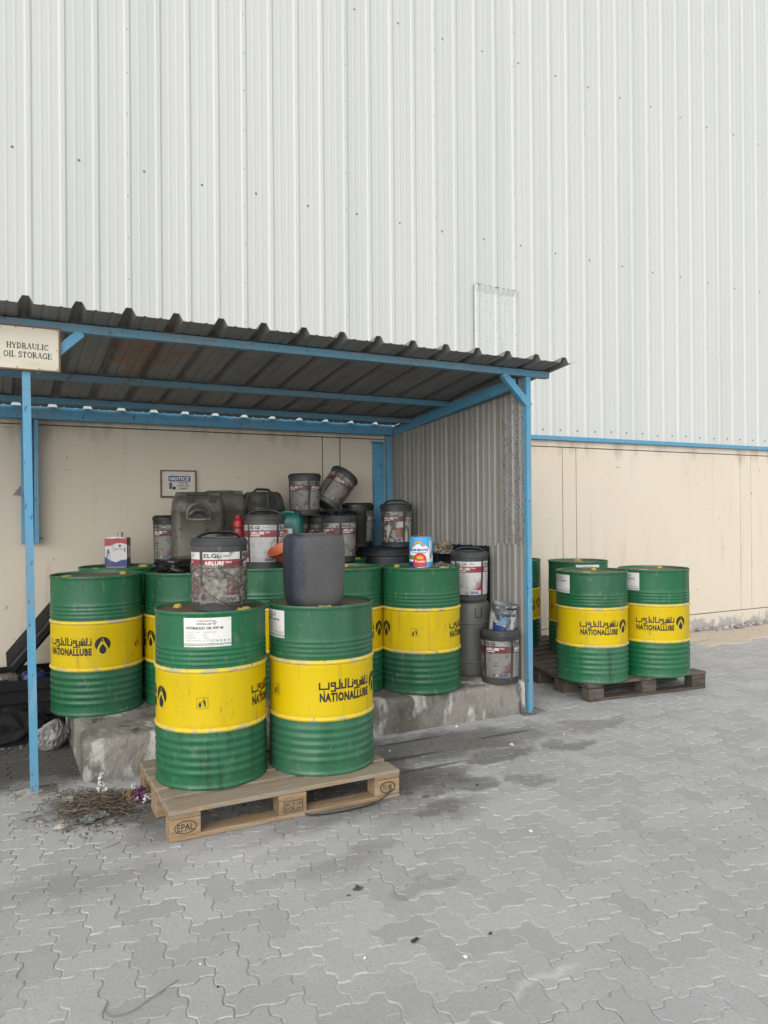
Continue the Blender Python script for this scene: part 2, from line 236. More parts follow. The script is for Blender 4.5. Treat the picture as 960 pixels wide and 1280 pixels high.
def paving_material(name, base, joint=False):
    b = NB(name)
    g = b.n('ShaderNodeNewGeometry'); oi = b.n('ShaderNodeObjectInfo')
    rv = b.math('FRACT', b.math('ADD', b.math('MULTIPLY', oi.outputs['Random'], 7.0), b.math('MULTIPLY', g.outputs['Random Per Island'], 5.0)))
    cur = b.mix(1., base, b.ramp(rv, 0, 1, .87, 1.08), 'MULTIPLY') if not joint else base
    pos = g.outputs['Position']
    n1 = b.noise(pos, .9, 4); n2 = b.noise(pos, 5, 5); n3 = b.noise(pos, 160, 3, .7); n4 = b.noise(pos, 22, 4)
    cur = b.mix(b.ramp(n1, .36, .68, 0, .45), cur, tuple(c * .82 for c in base))
    cur = b.mix(b.ramp(n2, .48, .75, 0, .55), cur, (.46, .46, .455))
    cur = b.mix(b.ramp(n4, .60, .76, 0, .4), cur, (.29, .288, .28))
    n5 = b.noise(pos, 58, 5, .7); cur = b.mix(b.ramp(n5, .50, .70, 0, .45), cur, (.30, .295, .285)); cur = b.mix(b.ramp(n5, .30, .44, .4, 0), cur, (.53, .525, .51))
    cur = b.mix(b.ramp(n3, .50, .72, 0, .5), cur, (.25, .245, .235))
    cur = b.mix(b.ramp(n3, .30, .42, .30, 0), cur, (.52, .52, .51))
    # dried oil and water marks and one broad darker area, each with a place and an outline of its own
    dn = b.n('ShaderNodeTexNoise'); dn.inputs['Scale'].default_value = 3.6; dn.inputs['Detail'].default_value = 5; b.l(pos, dn.inputs['Vector'])
    ds = b.n('ShaderNodeVectorMath', operation='SUBTRACT'); b.l(dn.outputs['Color'], ds.inputs[0]); ds.inputs[1].default_value = (.5, .5, .5)
    dm = b.n('ShaderNodeVectorMath', operation='MULTIPLY'); b.l(ds.outputs[0], dm.inputs[0]); dm.inputs[1].default_value = (.75, .55, 0)
    da = b.n('ShaderNodeVectorMath', operation='ADD'); b.l(pos, da.inputs[0]); b.l(dm.outputs[0], da.inputs[1])
    def blob(cx, cy, rx, ry, soft, amt, c, cur, src=None):
        sb = b.n('ShaderNodeVectorMath', operation='SUBTRACT'); b.l(src or da.outputs[0], sb.inputs[0]); sb.inputs[1].default_value = (cx, cy, 0)
        ml = b.n('ShaderNodeVectorMath', operation='MULTIPLY'); b.l(sb.outputs[0], ml.inputs[0]); ml.inputs[1].default_value = (1 / rx, 1 / ry, 0)
        ln = b.n('ShaderNodeVectorMath', operation='LENGTH'); b.l(ml.outputs[0], ln.inputs[0])
        return b.mix(b.ramp(ln.outputs['Value'], 1 - soft, 1.0, amt, 0), cur, c)
    D = (.085, .078, .066); D2 = (.155, .145, .125)
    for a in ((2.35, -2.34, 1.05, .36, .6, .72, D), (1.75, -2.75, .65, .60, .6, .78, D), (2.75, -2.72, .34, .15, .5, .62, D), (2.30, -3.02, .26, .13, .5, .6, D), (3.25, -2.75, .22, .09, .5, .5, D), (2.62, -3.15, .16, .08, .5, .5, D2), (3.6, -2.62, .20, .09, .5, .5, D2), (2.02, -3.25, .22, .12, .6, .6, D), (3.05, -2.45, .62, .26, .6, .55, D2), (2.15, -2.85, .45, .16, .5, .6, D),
              (.30, -1.15, 1.7, 1.0, .35, .93, (.055, .051, .045)), (.70, -2.62, .26, .20, .5, .75, (.06, .057, .05)), (1.2, -2.9, 1.0, .32, .6, .55, D2), (1.35, -3.55, .42, .16, .6, .35, D2), (1.95, -3.30, .5, .2, .7, .35, D2),  # first entry darkens the ground at the left end of the shed
              (3.75, -2.5, .4, .12, .6, .5, D2), (.55, -2.45, .5, .3, .6, .6, D), (.3, -3.25, .6, .2, .7, .3, D2), (4.6, -1.7, .9, .45, .5, .5, D2), (1.5, -3.85, .2, .08, .5, .4, D2)):
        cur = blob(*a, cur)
    for a in ((2.42, -2.22, .32, .028, .5, .8, (.05, .05, .05)), (2.1, -2.50, .55, .035, .5, .8, (.05, .05, .05)), (2.25, -2.72, .36, .03, .5, .7, (.05, .05, .05)), (3.05, -2.40, .3, .03, .5, .7, (.05, .05, .05)),
              (1.285, -3.81, .028, .02, .3, .85, (.05, .048, .045)), (1.23, -3.84, .012, .01, .3, .8, (.05, .048, .045)), (1.96, -3.02, .04, .028, .4, .8, D), (2.02, -3.10, .03, .022, .4, .8, D)):
        cur = blob(*a, cur, src=pos)
    for a in ((1.55, -4.62, .15, .05, .9, .55, (.60, .60, .59)), (2.25, -4.05, .2, .06, .9, .4, (.58, .58, .57)), (1.05, -3.25, .35, .09, .9, .4, (.53, .51, .48))):
        cur = blob(*a, cur)
    b.l(cur, b.b.inputs['Base Color']); b.b.inputs['Roughness'].default_value = .88
    b.bump(b.math('ADD', b.math('ADD', b.noise(pos, 120, 4, .7), n5), b.math('MULTIPLY', n2, 1.5)), .45, .005)
    return b.m
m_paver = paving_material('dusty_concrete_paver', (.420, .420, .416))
m_joint = paving_material('joint_sand', (.50, .49, .47), True)

# ------------------------------------------------------------------ mesh building
class MB:
    def __init__(s): s.v, s.f, s.m = [], [], []
    def add(s, vs, fs, mat=0):
        o = len(s.v); s.v += [tuple(x) for x in vs]; s.f += [tuple(i + o for i in f) for f in fs]; s.m += [mat] * len(fs)
    def box(s, x0, x1, y0, y1, z0, z1, b=0., mat=0, xf=None):
        b = min(b, .45 * min(x1 - x0, y1 - y0, z1 - z0))
        lo, hi = (x0, y0, z0), (x1, y1, z1)
        if b <= 0:
            vs = [(x, y, z) for x in (x0, x1) for y in (y0, y1) for z in (z0, z1)]
            fs = [(0, 1, 3, 2), (4, 6, 7, 5), (0, 4, 5, 1), (2, 3, 7, 6), (0, 2, 6, 4), (1, 5, 7, 3)]
        else:
            vs, ix, fs = [], {}, []
            for sx in (0, 1):
                for sy in (0, 1):
                    for sz in (0, 1):
                        sg = (sx, sy, sz)
                        for a in range(3):
                            p = []
                            for k in range(3):
                                e = hi[k] if sg[k] else lo[k]
                                if k != a: e += -b if sg[k] else b
                                p.append(e)
                            ix[(sg, a)] = len(vs); vs.append(tuple(p))
            def S(a, va, bb, vb, c, vc):
                t = [0, 0, 0]; t[a] = va; t[bb] = vb; t[c] = vc; return tuple(t)
            for a in range(3):
                bb, c = (a + 1) % 3, (a + 2) % 3
                for sv in (0, 1):
                    q = [ix[(S(a, sv, bb, i, c, j), a)] for i, j in ((0, 0), (1, 0), (1, 1), (0, 1))]
                    fs.append(tuple(q if sv else q[::-1]))
                for i in (0, 1):
                    for j in (0, 1):
                        q = [ix[(S(a, 0, bb, i, c, j), bb)], ix[(S(a, 1, bb, i, c, j), bb)], ix[(S(a, 1, bb, i, c, j), c)], ix[(S(a, 0, bb, i, c, j), c)]]
                        fs.append(tuple(q if i == j else q[::-1]))
            for sx in (0, 1):
                for sy in (0, 1):
                    for sz in (0, 1):
                        q = [ix[((sx, sy, sz), a)] for a in range(3)]
                        fs.append(tuple(q if (sx + sy + sz) % 2 else q[::-1]))
        if xf is not None: vs = [tuple(xf @ Vector(v)) for v in vs]
        s.add(vs, fs, mat); return s
    def lathe(s, prof, n=40, mat=0, a0=0., a1=2 * math.pi, cap=False):
        full = abs(a1 - a0 - 2 * math.pi) < 1e-6; k = n if full else n + 1; vs, fs = [], []
        for r, z in prof:
            for i in range(k):
                a = a0 + (a1 - a0) * i / n; vs.append((r * math.sin(a), -r * math.cos(a), z))
        for j in range(len(prof) - 1):
            for i in range(n):
                p, q = j * k + i, j * k + (i + 1) % k; fs.append((p, q, q + k, p + k))
        if cap: fs.append(tuple(range(k))[::-1]); fs.append(tuple((len(prof) - 1) * k + i for i in range(k)))
        s.add(vs, fs, mat); return s
    def loops(s, ls, mat=0, cap=True):
        k = len(ls[0]); vs = [p for l in ls for p in l]; fs = []
        for j in range(len(ls) - 1):
            for i in range(k):
                p, q = j * k + i, j * k + (i + 1) % k; fs.append((p, q, q + k, p + k))
        if cap: fs.append(tuple(range(k))[::-1]); fs.append(tuple((len(ls) - 1) * k + i for i in range(k)))
        s.add(vs, fs, mat); return s
    def tube(s, pts, r, n=8, mat=0, rz=None):
        pts = [Vector(p) for p in pts]; ls = []; prev = None
        for i, p in enumerate(pts):
            t = (pts[min(i + 1, len(pts) - 1)] - pts[max(i - 1, 0)]).normalized()
            if prev is None: prev = t.orthogonal().normalized()
            u = (prev - t * prev.dot(t)).normalized(); v = t.cross(u); prev = u
            rr = r[i] if isinstance(r, (list, tuple)) else r
            ls.append([p + u * rr * math.cos(2 * math.pi * j / n) + v * (rz or rr) * math.sin(2 * math.pi * j / n) for j in range(n)])
        return s.loops(ls, mat)
    def sheet(s, prof, axis_pts, th, up):
        """a ribbed sheet: a polyline profile swept from axis_pts[0] to axis_pts[1], given thickness th along up"""
        upv = Vector(up) * th; k = len(prof); vs, fs = [], []
        for a in axis_pts:
            for p in prof: vs.append(Vector(a) + Vector(p))
            for p in prof: vs.append(Vector(a) + Vector(p) + upv)
        for i in range(k - 1):
            fs.append((i, i + 1, 2 * k + i + 1, 2 * k + i)); fs.append((k + i, 3 * k + i, 3 * k + i + 1, k + i + 1))
            fs.append((i, k + i, k + i + 1, i + 1)); fs.append((2 * k + i, 2 * k + i + 1, 3 * k + i + 1, 3 * k + i))
        fs.append((0, 2 * k, 3 * k, k)); fs.append((k - 1, 2 * k - 1, 4 * k - 1, 3 * k - 1))
        s.add(vs, fs); return s
    def obj(s, name, mats, parent=None, loc=None, smooth=35, fix=True):
        me = bpy.data.meshes.new(name); me.from_pydata(s.v, [], s.f)
        for m in (mats if isinstance(mats, (list, tuple)) else [mats]): me.materials.append(m)
        if max(s.m, default=0) > 0: me.polygons.foreach_set('material_index', s.m)
        if fix:
            bm = bmesh.new(); bm.from_mesh(me); bmesh.ops.recalc_face_normals(bm, faces=bm.faces); bm.to_mesh(me); bm.free()
        if smooth:
            me.polygons.foreach_set('use_smooth', [True] * len(me.polygons)); me.set_sharp_from_angle(angle=R(smooth))
        me.update(); return link(name, me, parent, loc)

def link(name, me, parent=None, loc=None, rz=0.):
    o = bpy.data.objects.new(name, me); col.objects.link(o); o.parent = parent
    if loc: o.location = loc
    if rz: o.rotation_euler = (0, 0, rz)
    return o
def tag(o, label=None, cat=None, group=None, kind=None):
    for k, v in (('label', label), ('category', cat), ('group', group), ('kind', kind)):
        if v: o[k] = v
    return o
def thing(name, label, cat, loc=(0, 0, 0), rz=0., group=None):
    o = link(name, None, None, loc, rz); o.empty_display_size = .1; return tag(o, label, cat, group)
def copy_tree(o, parent=None):
    c = o.copy(); col.objects.link(c); c.parent = parent
    for k in ('label', 'category', 'group'):
        if parent is None and k in c: del c[k]
    for ch in list(o.children): copy_tree(ch, c)
    return c

# ------------------------------------------------------------------ flat print: outlines that get wrapped on a cylinder or laid on a plane
_tc = {}
def text2d(s, bold=0., space=1.):
    key = (s, bold, space)
    if key in _tc: return _tc[key]
    cu = bpy.data.curves.new('lettering', 'FONT'); cu.body = s; cu.resolution_u = 2; cu.offset = bold; cu.size = 1.0; cu.space_character = space
    ob = bpy.data.objects.new('lettering', cu); col.objects.link(ob); bpy.context.view_layer.update()
    dg = bpy.context.evaluated_depsgraph_get(); e = ob.evaluated_get(dg); me = e.to_mesh()
    v = [(p.co.x, p.co.y) for p in me.vertices]; f = [tuple(p.vertices) for p in me.polygons]
    e.to_mesh_clear(); bpy.data.objects.remove(ob); bpy.data.curves.remove(cu)
    if not v: _tc[key] = ([], []); return _tc[key]
    x0 = min(p[0] for p in v); x1 = max(p[0] for p in v); y0 = min(p[1] for p in v); y1 = max(p[1] for p in v)
    _tc[key] = ([((p[0] - x0) / (x1 - x0), (p[1] - y0) / (y1 - y0)) for p in v], f); return _tc[key]
def cyl(Rad):
    f = lambda u, v, o: ((Rad + o) * math.sin(u / Rad), -(Rad + o) * math.cos(u / Rad), v)
    f.step = Rad * R(4); return f
def flat(u, v, o): return (u, -o, v)
class Print:
    """collects flat shapes (u, v in metres) into a mesh laid on a mapped surface"""
    def __init__(s, mp): s.mb = MB(); s.mp = mp
    def shape(s, pts, fs, off, mat=0): s.mb.add([(u, v, off) for u, v in pts], fs, mat); return s
    def rect(s, u0, u1, v0, v1, off, mat=0, n=1):
        pts = [(u0 + (u1 - u0) * i / n, v) for v in (v0, v1) for i in range(n + 1)]
        return s.shape(pts, [(i, i + 1, n + 2 + i, n + 1 + i) for i in range(n)], off, mat)
    def poly(s, pts, off, mat=0): return s.shape(pts, [tuple(range(len(pts)))], off, mat)
    def text(s, t, u0, u1, v0, v1, off, mat=0, bold=0., space=1.):
        v, f = text2d(t, bold, space); return s.shape([(u0 + a * (u1 - u0), v0 + b * (v1 - v0)) for a, b in v], f, off, mat)
    def stroke(s, pts, wd, off, mat=0, wds=None):
        for i in range(len(pts) - 1):
            a, b = Vector(pts[i]), Vector(pts[i + 1]); d = (b - a)
            if d.length < 1e-9: continue
            d.normalize(); nn = Vector((-d.y, d.x)) * wd / 2; e = d * wd * .45
            s.shape([a - e - nn, b + e - nn, b + e + nn, a - e + nn], [(0, 1, 2, 3)], off + .00002 * (i % 7), mat)
        return s
    def disc(s, cu, cv, ru, rv, off, mat=0, n=20): return s.poly([(cu + ru * math.cos(2 * math.pi * i / n), cv + rv * math.sin(2 * math.pi * i / n)) for i in range(n)], off, mat)
    def ring(s, cu, cv, ru, rv, wd, off, mat=0, n=24):
        p = [(cu + (ru - q) * math.cos(2 * math.pi * i / n), cv + (rv - q) * math.sin(2 * math.pi * i / n)) for q in (0, wd) for i in range(n)]
        return s.shape(p, [(i, (i + 1) % n, n + (i + 1) % n, n + i) for i in range(n)], off, mat)
    def obj(s, name, mats, parent):
        step = getattr(s.mp, 'step', 0)
        if step:
            me = bpy.data.meshes.new('print'); me.from_pydata(s.mb.v, [], s.mb.f); me.polygons.foreach_set('material_index', s.mb.m)
            bm = bmesh.new(); bm.from_mesh(me); bpy.data.meshes.remove(me)
            u0, u1 = min(v[0] for v in s.mb.v), max(v[0] for v in s.mb.v)
            for k in range(math.floor(u0 / step) + 1, math.ceil(u1 / step)):
                bmesh.ops.bisect_plane(bm, geom=bm.verts[:] + bm.edges[:] + bm.faces[:], plane_co=(k * step, 0, 0), plane_no=(1, 0, 0))
            bm.verts.index_update(); s.mb.v = [tuple(v.co) for v in bm.verts]; s.mb.f = [tuple(v.index for v in f.verts) for f in bm.faces]; s.mb.m = [f.material_index for f in bm.faces]; bm.free()
        s.mb.v = [s.mp(*v) for v in s.mb.v]
        return s.mb.obj(name, mats, parent, smooth=0, fix=False)

# ------------------------------------------------------------------ ground and paving
g = MB(); g.add([(-250, -250, -.012), (250, -250, -.012), (250, 250, -.012), (-250, 250, -.012)], [(0, 1, 2, 3)])
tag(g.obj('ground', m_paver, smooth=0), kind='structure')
PX0, PX1, PY0, PY1 = -4.5, 13.0, -7.6, 0.02
g = MB(); nx_, ny_ = 350, 152
bed = []
for j in range(ny_ + 1):
    for i in range(nx_ + 1):
        x, y = PX0 + (PX1 - PX0) * i / nx_, PY0 + (PY1 - PY0) * j / ny_
        f = noise.noise(Vector((x * 1.3, y * 1.3, 2))) + .6 * noise.noise(Vector((x * 4.5, y * 4.5, 5))); bed.append((x, y, -.0058 + max(0, min(.0031, .0065 * (f + .05)))))
g.add(bed, [(j * (nx_ + 1) + i, j * (nx_ + 1) + i + 1, (j + 1) * (nx_ + 1) + i + 1, (j + 1) * (nx_ + 1) + i) for j in range(ny_) for i in range(nx_)])
pavement = tag(g.obj('pavement', m_joint, smooth=0), kind='structure')
S = .1125; A = .0105
ZZ = ((0., 0.), (.16, -.8), (.40, -1.), (.60, 1.), (.84, .8))
def paver_outline(vert):
    """zigzag outline of a two by one paver, unit grid edges all bent alike so that neighbours interlock"""
    nx, ny = (1, 2) if vert else (2, 1); pts = []
    h = lambda i, t, a: ((i + t) * S, a * A)
    for i in range(nx): pts += [((i + t) * S, a * A) for t, a in ZZ]
    for j in range(ny): pts += [(nx * S - a * A * 1.1, (j + t) * S) for t, a in ZZ]
    rev = [(1 - t, a) for t, a in ZZ[:0:-1]]
    for i in range(nx - 1, -1, -1):
        pts += [((i + 1) * S, ny * S)] + [((i + t) * S, ny * S + a * A) for t, a in ZZ[:0:-1]]
    for j in range(ny - 1, -1, -1):
        pts += [(0., (j + 1) * S)] + [(-a * A * 1.1, (j + t) * S) for t, a in ZZ[:0:-1]]
    return pts
def inset(pts, d):
    n = len(pts); out = []
    for i in range(n):
        p, q, r = Vector(pts[i - 1]), Vector(pts[i]), Vector(pts[(i + 1) % n])
        a = (q - p).normalized(); b = (r - q).normalized(); na = Vector((-a.y, a.x)); nb = Vector((-b.y, b.x)); m = (na + nb)
        m = m.normalized() if m.length > 1e-6 else na
        out.append(q + m * d / max(.5, m.dot(na)))
    return out
def paver_geo(vert):
    o = paver_outline(vert); c = Vector((S * (.5 if vert else 1), S * (1 if vert else .5)))
    a = [p - c for p in inset(o, .0012)]; b = [p - c for p in inset(o, .0052)]; n = len(a)
    vs = [(p.x, p.y, -.007) for p in a] + [(p.x, p.y, -.0030) for p in a] + [(p.x, p.y, 0.) for p in b]
    fs = [(i, (i + 1) % n, n + (i + 1) % n, n + i) for i in range(n)] + [(n + i, n + (i + 1) % n, 2 * n + (i + 1) % n, 2 * n + i) for i in range(n)] + [tuple(2 * n + i for i in range(n))]
    return vs, fs
geo = {v: paver_geo(v) for v in (0, 1)}
OX, OY = .29, -3.765
slots = []
for i in range(int((PX0 - OX) / S) - 1, int((PX1 - OX) / S) + 2):
    for j in range(int((PY0 - OY) / S) - 1, int((PY1 - OY) / S) + 2):
        k = (i - j) % 4
        if k == 0: c = (OX + (i + 1) * S, OY + (j + .5) * S, 0)
        elif k == 3: c = (OX + (i + .5) * S, OY + (j + 1) * S, 1)
        else: continue
        if PX0 + .1 < c[0] < PX1 - .1 and PY0 + .1 < c[1] < PY1 - .10: slots.append(c)
def seen_size(c):
    p = Vector((c[0], c[1], 0)) - CAM; d = p.dot(fw)
    if d < .5: return -1
    u, v = p.dot(r2) / d * 935.4, p.dot(u2) / d * 935.4
    if abs(u) > 495 or v < -660: return -1
    if -.1 < c[0] < 3.5 and c[1] > -2.0: return -.5
    return 1 / d
slots.sort(key=seen_size, reverse=True)
pm = {}
for v in (0, 1):
    mb = MB(); mb.add(*geo[v]); o = mb.obj('paver', m_paver, smooth=0, fix=False); pm[v] = o.data; bpy.data.objects.remove(o)
field = MB()
for q, (x, y, v) in enumerate(slots):
    tx, ty = rng.uniform(-.006, .006), rng.uniform(-.006, .006); dz = rng.uniform(-.0020, .0006); rz = rng.uniform(-.016, .016); x += rng.uniform(-.0012, .0012); y += rng.uniform(-.0012, .0012)
    if q < 298:
        o = link('paver', pm[v], pavement, (x, y, dz)); o.rotation_euler = (tx, ty, rz)
    else:
        vs, fs = geo[v]; ca, sa = math.cos(rz), math.sin(rz)
        field.add([(x + a * ca - b * sa, y + a * sa + b * ca, c + dz + b * tx - a * ty) for a, b, c in vs], fs)
tag(field.obj('paver_field', m_paver, pavement, smooth=0, fix=False), kind='stuff')

# ------------------------------------------------------------------ warehouse
wh = thing('warehouse', 'tall white ribbed steel warehouse wall above a cream plastered base', 'warehouse')
mb = MB(); mb.box(-12, 16, .16, 20, 0, 10.9); mb.obj('building_core', m_clad, wh, smooth=0)
mb = MB(); mb.box(-12, 16, .012, .158, -.1, 2.32); mb.obj('wall_core', m_groove, wh, smooth=0)
GV = [-6.09, -5.89, -3.14, -2.95, -.205, -.02, 2.745, 2.926, 5.66, 5.859, 8.648, 8.86, 11.6, 11.8, 15.9]
gap = .010
fr = MB()
for a, b in zip(GV[1::2], GV[2::2]):                       # big panels with a recessed line all round
    mb = MB(); mb.box(a + gap / 2, b - gap / 2, 0, .0125, .205 + gap / 2, 2.230 - gap / 2, .002); mb.obj('wall_panel', m_plaster, wh, smooth=0)
for a, b in zip(GV[0::2], GV[1::2]):                       # the strips between them
    mb = MB(); mb.box(a + gap / 2 if a > -6 else -6.2, b - gap / 2, 0, .0125, .205 + gap / 2, 2.230 - gap / 2, .002); mb.obj('wall_pilaster', m_plaster, wh, smooth=0)
for z0, z1, nm in ((-.05, .205 - gap / 2, 'wall_base_band'), (2.230 + gap / 2, 2.305, 'wall_top_band')):
    mb = MB(); mb.box(-6.2, 16, 0, .0125, z0, z1, .002); mb.obj(nm, m_plaster, wh, smooth=0)
mb = MB(); mb.box(-6.2, 16, -.045, .012, 2.303, 2.350, .003); mb.obj('flashing', m_blue, wh, smooth=0)
# cladding: sheets a metre wide with a rib every quarter metre
def clad_profile(y0=-.016, x0=-.033, x1=.967, ribs=4):
    pr = [(x0, y0, 0)]
    for k in range(ribs):
        c = .25 * k
        pr += [(c - .031, y0, 0), (c - .014, y0 - .0115, 0), (c + .014, y0 - .0115, 0), (c + .031, y0, 0)]
        for q in (.092, .158): pr += [(c + q - .013, y0, 0), (c + q - .006, y0 - .0016, 0), (c + q + .006, y0 - .0016, 0), (c + q + .013, y0, 0)]
    pr += [(x1, y0, 0)]
    return pr
mb = MB(); mb.sheet(clad_profile(), [(0, 0, 2.352), (0, 0, 10.9)], .0012, (0, 1, 0)); first = mb.obj('cladding_sheet', m_clad, wh, (-6, 0, 0), smooth=0)
for k in range(-5, 15): link('cladding_sheet', first.data, wh, (k, -.0006 * (k % 2), 0))
mb = MB()
def cap(x, z, r, y=-.0165, hh=.008):
    mb.add([(x + r * math.cos(a), y, z + r * math.sin(a)) for a in [i * math.pi / 4 for i in range(8)]] + [(x + r * .55 * math.cos(a), y - hh, z + r * .55 * math.sin(a)) for a in [i * math.pi / 4 for i in range(8)]],
           [(i, (i + 1) % 8, 8 + (i + 1) % 8, 8 + i) for i in range(8)] + [tuple(range(8, 16))])
for row in range(4):
    for k in range(-10, 28): cap(.135 + .4945 * k + rng.uniform(-.012, .012), 4.392 + 1.99 * row + rng.uniform(-.012, .012), .0115)
for k in range(-20, 56): cap(.125 + .25 * k + rng.uniform(-.01, .01), 2.425 + rng.uniform(-.008, .008), .0125)
for k in range(-5, 15):
    for q in range(24): cap(k + rng.uniform(-.004, .004), 2.7 + q * .345 + (k % 3) * .09 + rng.uniform(-.01, .01), .0055, -.0280, .004)
tag(mb.obj('cladding_screws', m_screw, wh, smooth=0), kind='stuff')
# the old patch sheet above the shed roof, its top edge bent
mb = MB(); pr = [p for p in clad_profile(-.0178) if True]
cols = [(4.0 + p[0], p[1]) for p in clad_profile(-.0175, ribs=5) if .455 <= p[0] <= 1.015]
cols = [(4.456, -.030)] + [(x, y - .010) for x, y in cols] + [(5.008, -.030)]
vs, fs = [], []
zt = [3.905 if i == 0 else 3.925 if i == 1 else 3.885 + .018 * math.sin(i * 1.7) + .004 * rng.random() for i in range(len(cols))]
for i, (x, y) in enumerate(cols):
    for z, dy in ((2.36, 0), (3.82, 0), (zt[i], -.012 - .010 * abs(math.sin(i * 2.3)))): vs.append((x, y + dy - .002, z))
for i in range(len(cols) - 1):
    for j in (0, 1): fs.append((3 * i + j, 3 * i + 3 + j, 3 * i + 4 + j, 3 * i + 1 + j))
mb.add(vs, fs); ps = mb.obj('patch_sheet', m_patch, wh, smooth=0)
so_ = ps.modifiers.new('thickness', 'SOLIDIFY'); so_.thickness = .0014
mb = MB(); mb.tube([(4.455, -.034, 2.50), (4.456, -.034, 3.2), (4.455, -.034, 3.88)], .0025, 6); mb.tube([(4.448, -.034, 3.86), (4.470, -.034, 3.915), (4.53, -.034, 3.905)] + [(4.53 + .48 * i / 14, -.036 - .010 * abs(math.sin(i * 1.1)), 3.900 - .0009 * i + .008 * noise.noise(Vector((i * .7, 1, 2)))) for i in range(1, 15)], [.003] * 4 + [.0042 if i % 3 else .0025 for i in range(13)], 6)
tag(mb.obj('edge_shadow_line', m_screw, wh), kind='stuff')  # thin dark tubes drawing the shadow gap along the patch sheet's edges
# ------------------------------------------------------------------ the lean-to shed
sh = thing('oil_storage_shed', 'open blue steel lean-to with a grey ribbed roof built against the cream wall', 'shed')
def bar(name, x0, x1, y0, y1, z0, z1, m=m_blue, b=.003):
    mb = MB(); mb.box(x0, x1, y0, y1, z0, z1, b); return mb.obj(name, m, sh, smooth=0)
def beam(name, p, q, wy, wz, m=m_blue):
    p, q = Vector(p), Vector(q); d = q - p; t = d.normalized(); mb = MB()
    side = Vector((0, 1, 0)) if abs(t.y) < .6 else Vector((1, 0, 0)); side = (side - t * side.dot(t)).normalized(); n = t.cross(side)
    xf = Matrix((t, side, n)).transposed().to_4x4(); xf.translation = p
    mb.box(0, d.length, -wy / 2, wy / 2, -wz / 2, wz / 2, .003, xf=xf); return mb.obj(name, m, sh, smooth=0)
YF = -2.03
for x in (.180, 3.560, -3.2):
    dl = -.030 if x == .18 else 0.; q_ = MB(); q_.loops([[(x + sx * .0205 + d, YF + sy * .022, z) for sx, sy in ((-1, -1), (1, -1), (1, 1), (-1, 1))] for z, d in ((.010, 0), (2.522, dl))]); q_.obj('post', m_blue, sh, smooth=0)
for x in (.18, 3.56, -3.2): bar('post_foot_plate', x - .10, x + .11, YF - .085, YF + .07, -.002, .009, m_conc, .002)
bar('front_beam', -3.3, 3.758, YF - .027, YF + .027, 2.524, 2.574, m_beam)
rz_ = lambda y: 2.577 + (-.119) * (y - YF)                     # underside of the roof
def pz(y): return rz_(y) - .004
for y in (-1.08, -.45):
    mb = MB(); mb.box(-3.3, 3.55, y - .022, y + .022, pz(y) - .046, pz(y), .003); mb.obj('purlin', m_beam, sh, smooth=0)
bar('back_beam', -3.3, 3.43, -.130, -.055, 2.262, 2.360)
beam('side_beam', (3.46, YF + .03, rz_(YF) - .105), (3.46, -.14, 2.300), .05, .085)
bar('corner_post', 3.375, 3.428, -.118, -.060, .24, 2.258)
bar('wall_plate_post', 3.265, 3.372, -.052, -.010, .24, 2.180)
bar('wall_plate_cap', 3.258, 3.372, -.056, -.008, 2.184, 2.205)
for x in (.198, .287): bar('bracket_post', x - .017, x + .017, -.115, -.012, 1.287, 2.258)
bar('bracket_web', .217, .268, -.050, -.014, 1.30, 2.256)
mb = MB(); mb.tube([(.30, -.065, 1.33), (.335, -.065, 1.33)], .007, 8); mb.obj('bolt', m_screw, sh)
mb = MB(); mb.add([(.122, -.03, 1.669), (.198, -.03, 1.669), (.198, -.03, 1.772), (.122, -.012, 1.669), (.198, -.012, 1.669), (.198, -.012, 1.772)], [(0, 1, 2), (5, 4, 3), (0, 3, 4, 1), (1, 4, 5, 2), (2, 5, 3, 0)]); mb.obj('gusset', m_screw, sh, smooth=0)
beam('brace', (3.578, YF - .004, 2.300), (3.335, YF - .004, 2.530), .044, .052)
beam('brace', (.196, YF - .004, 2.300), (.435, YF - .004, 2.530), .044, .052)
# roof: five overlapping ribbed sheets
XR, RP = .1457, .2563
def roof_sheet(k0, k1, m, xe=None, dz=0.):
    pr = []; x0 = XR + RP * k0 - .045
    pr.append((x0, 0, 0))
    for k in range(k0, k1):
        c = XR + RP * k
        pr += [(c - .038, 0, 0), (c - .016, 0, .040), (c + .016, 0, .040), (c + .038, 0, 0)]
        if xe is None or k < k1 - 1:
            for q in (.085, .17): pr += [(c + q - .012, 0, 0), (c + q - .005, 0, .004), (c + q + .005, 0, .004), (c + q + .012, 0, 0)]
    pr.append((XR + RP * k1 - .040 if xe is None else xe, 0, 0))
    if xe: pr[-1] = (xe, 0, 0); pr.append((xe + .045, 0, .022))
    mb = MB(); ya, yb = -2.25 - rng.uniform(0, .006), -.150
    mb.sheet(pr, [(0, ya, rz_(ya) + dz), (0, yb, rz_(yb) + dz)], .0012, (0, 0, 1)); return mb.obj('roof_sheet', m, sh, smooth=0)
roof_sheet(-13, -9, m_roof); roof_sheet(-9, -5, m_roof, dz=.0016); roof_sheet(-5, -1, m_roof); roof_sheet(-1, 2, m_roof, dz=.0016); roof_sheet(2, 5, m_roofr); roof_sheet(5, 9, m_roof, dz=.0016); roof_sheet(9, 12, m_roof); roof_sheet(12, 15, m_roof, xe=3.80, dz=.0016)
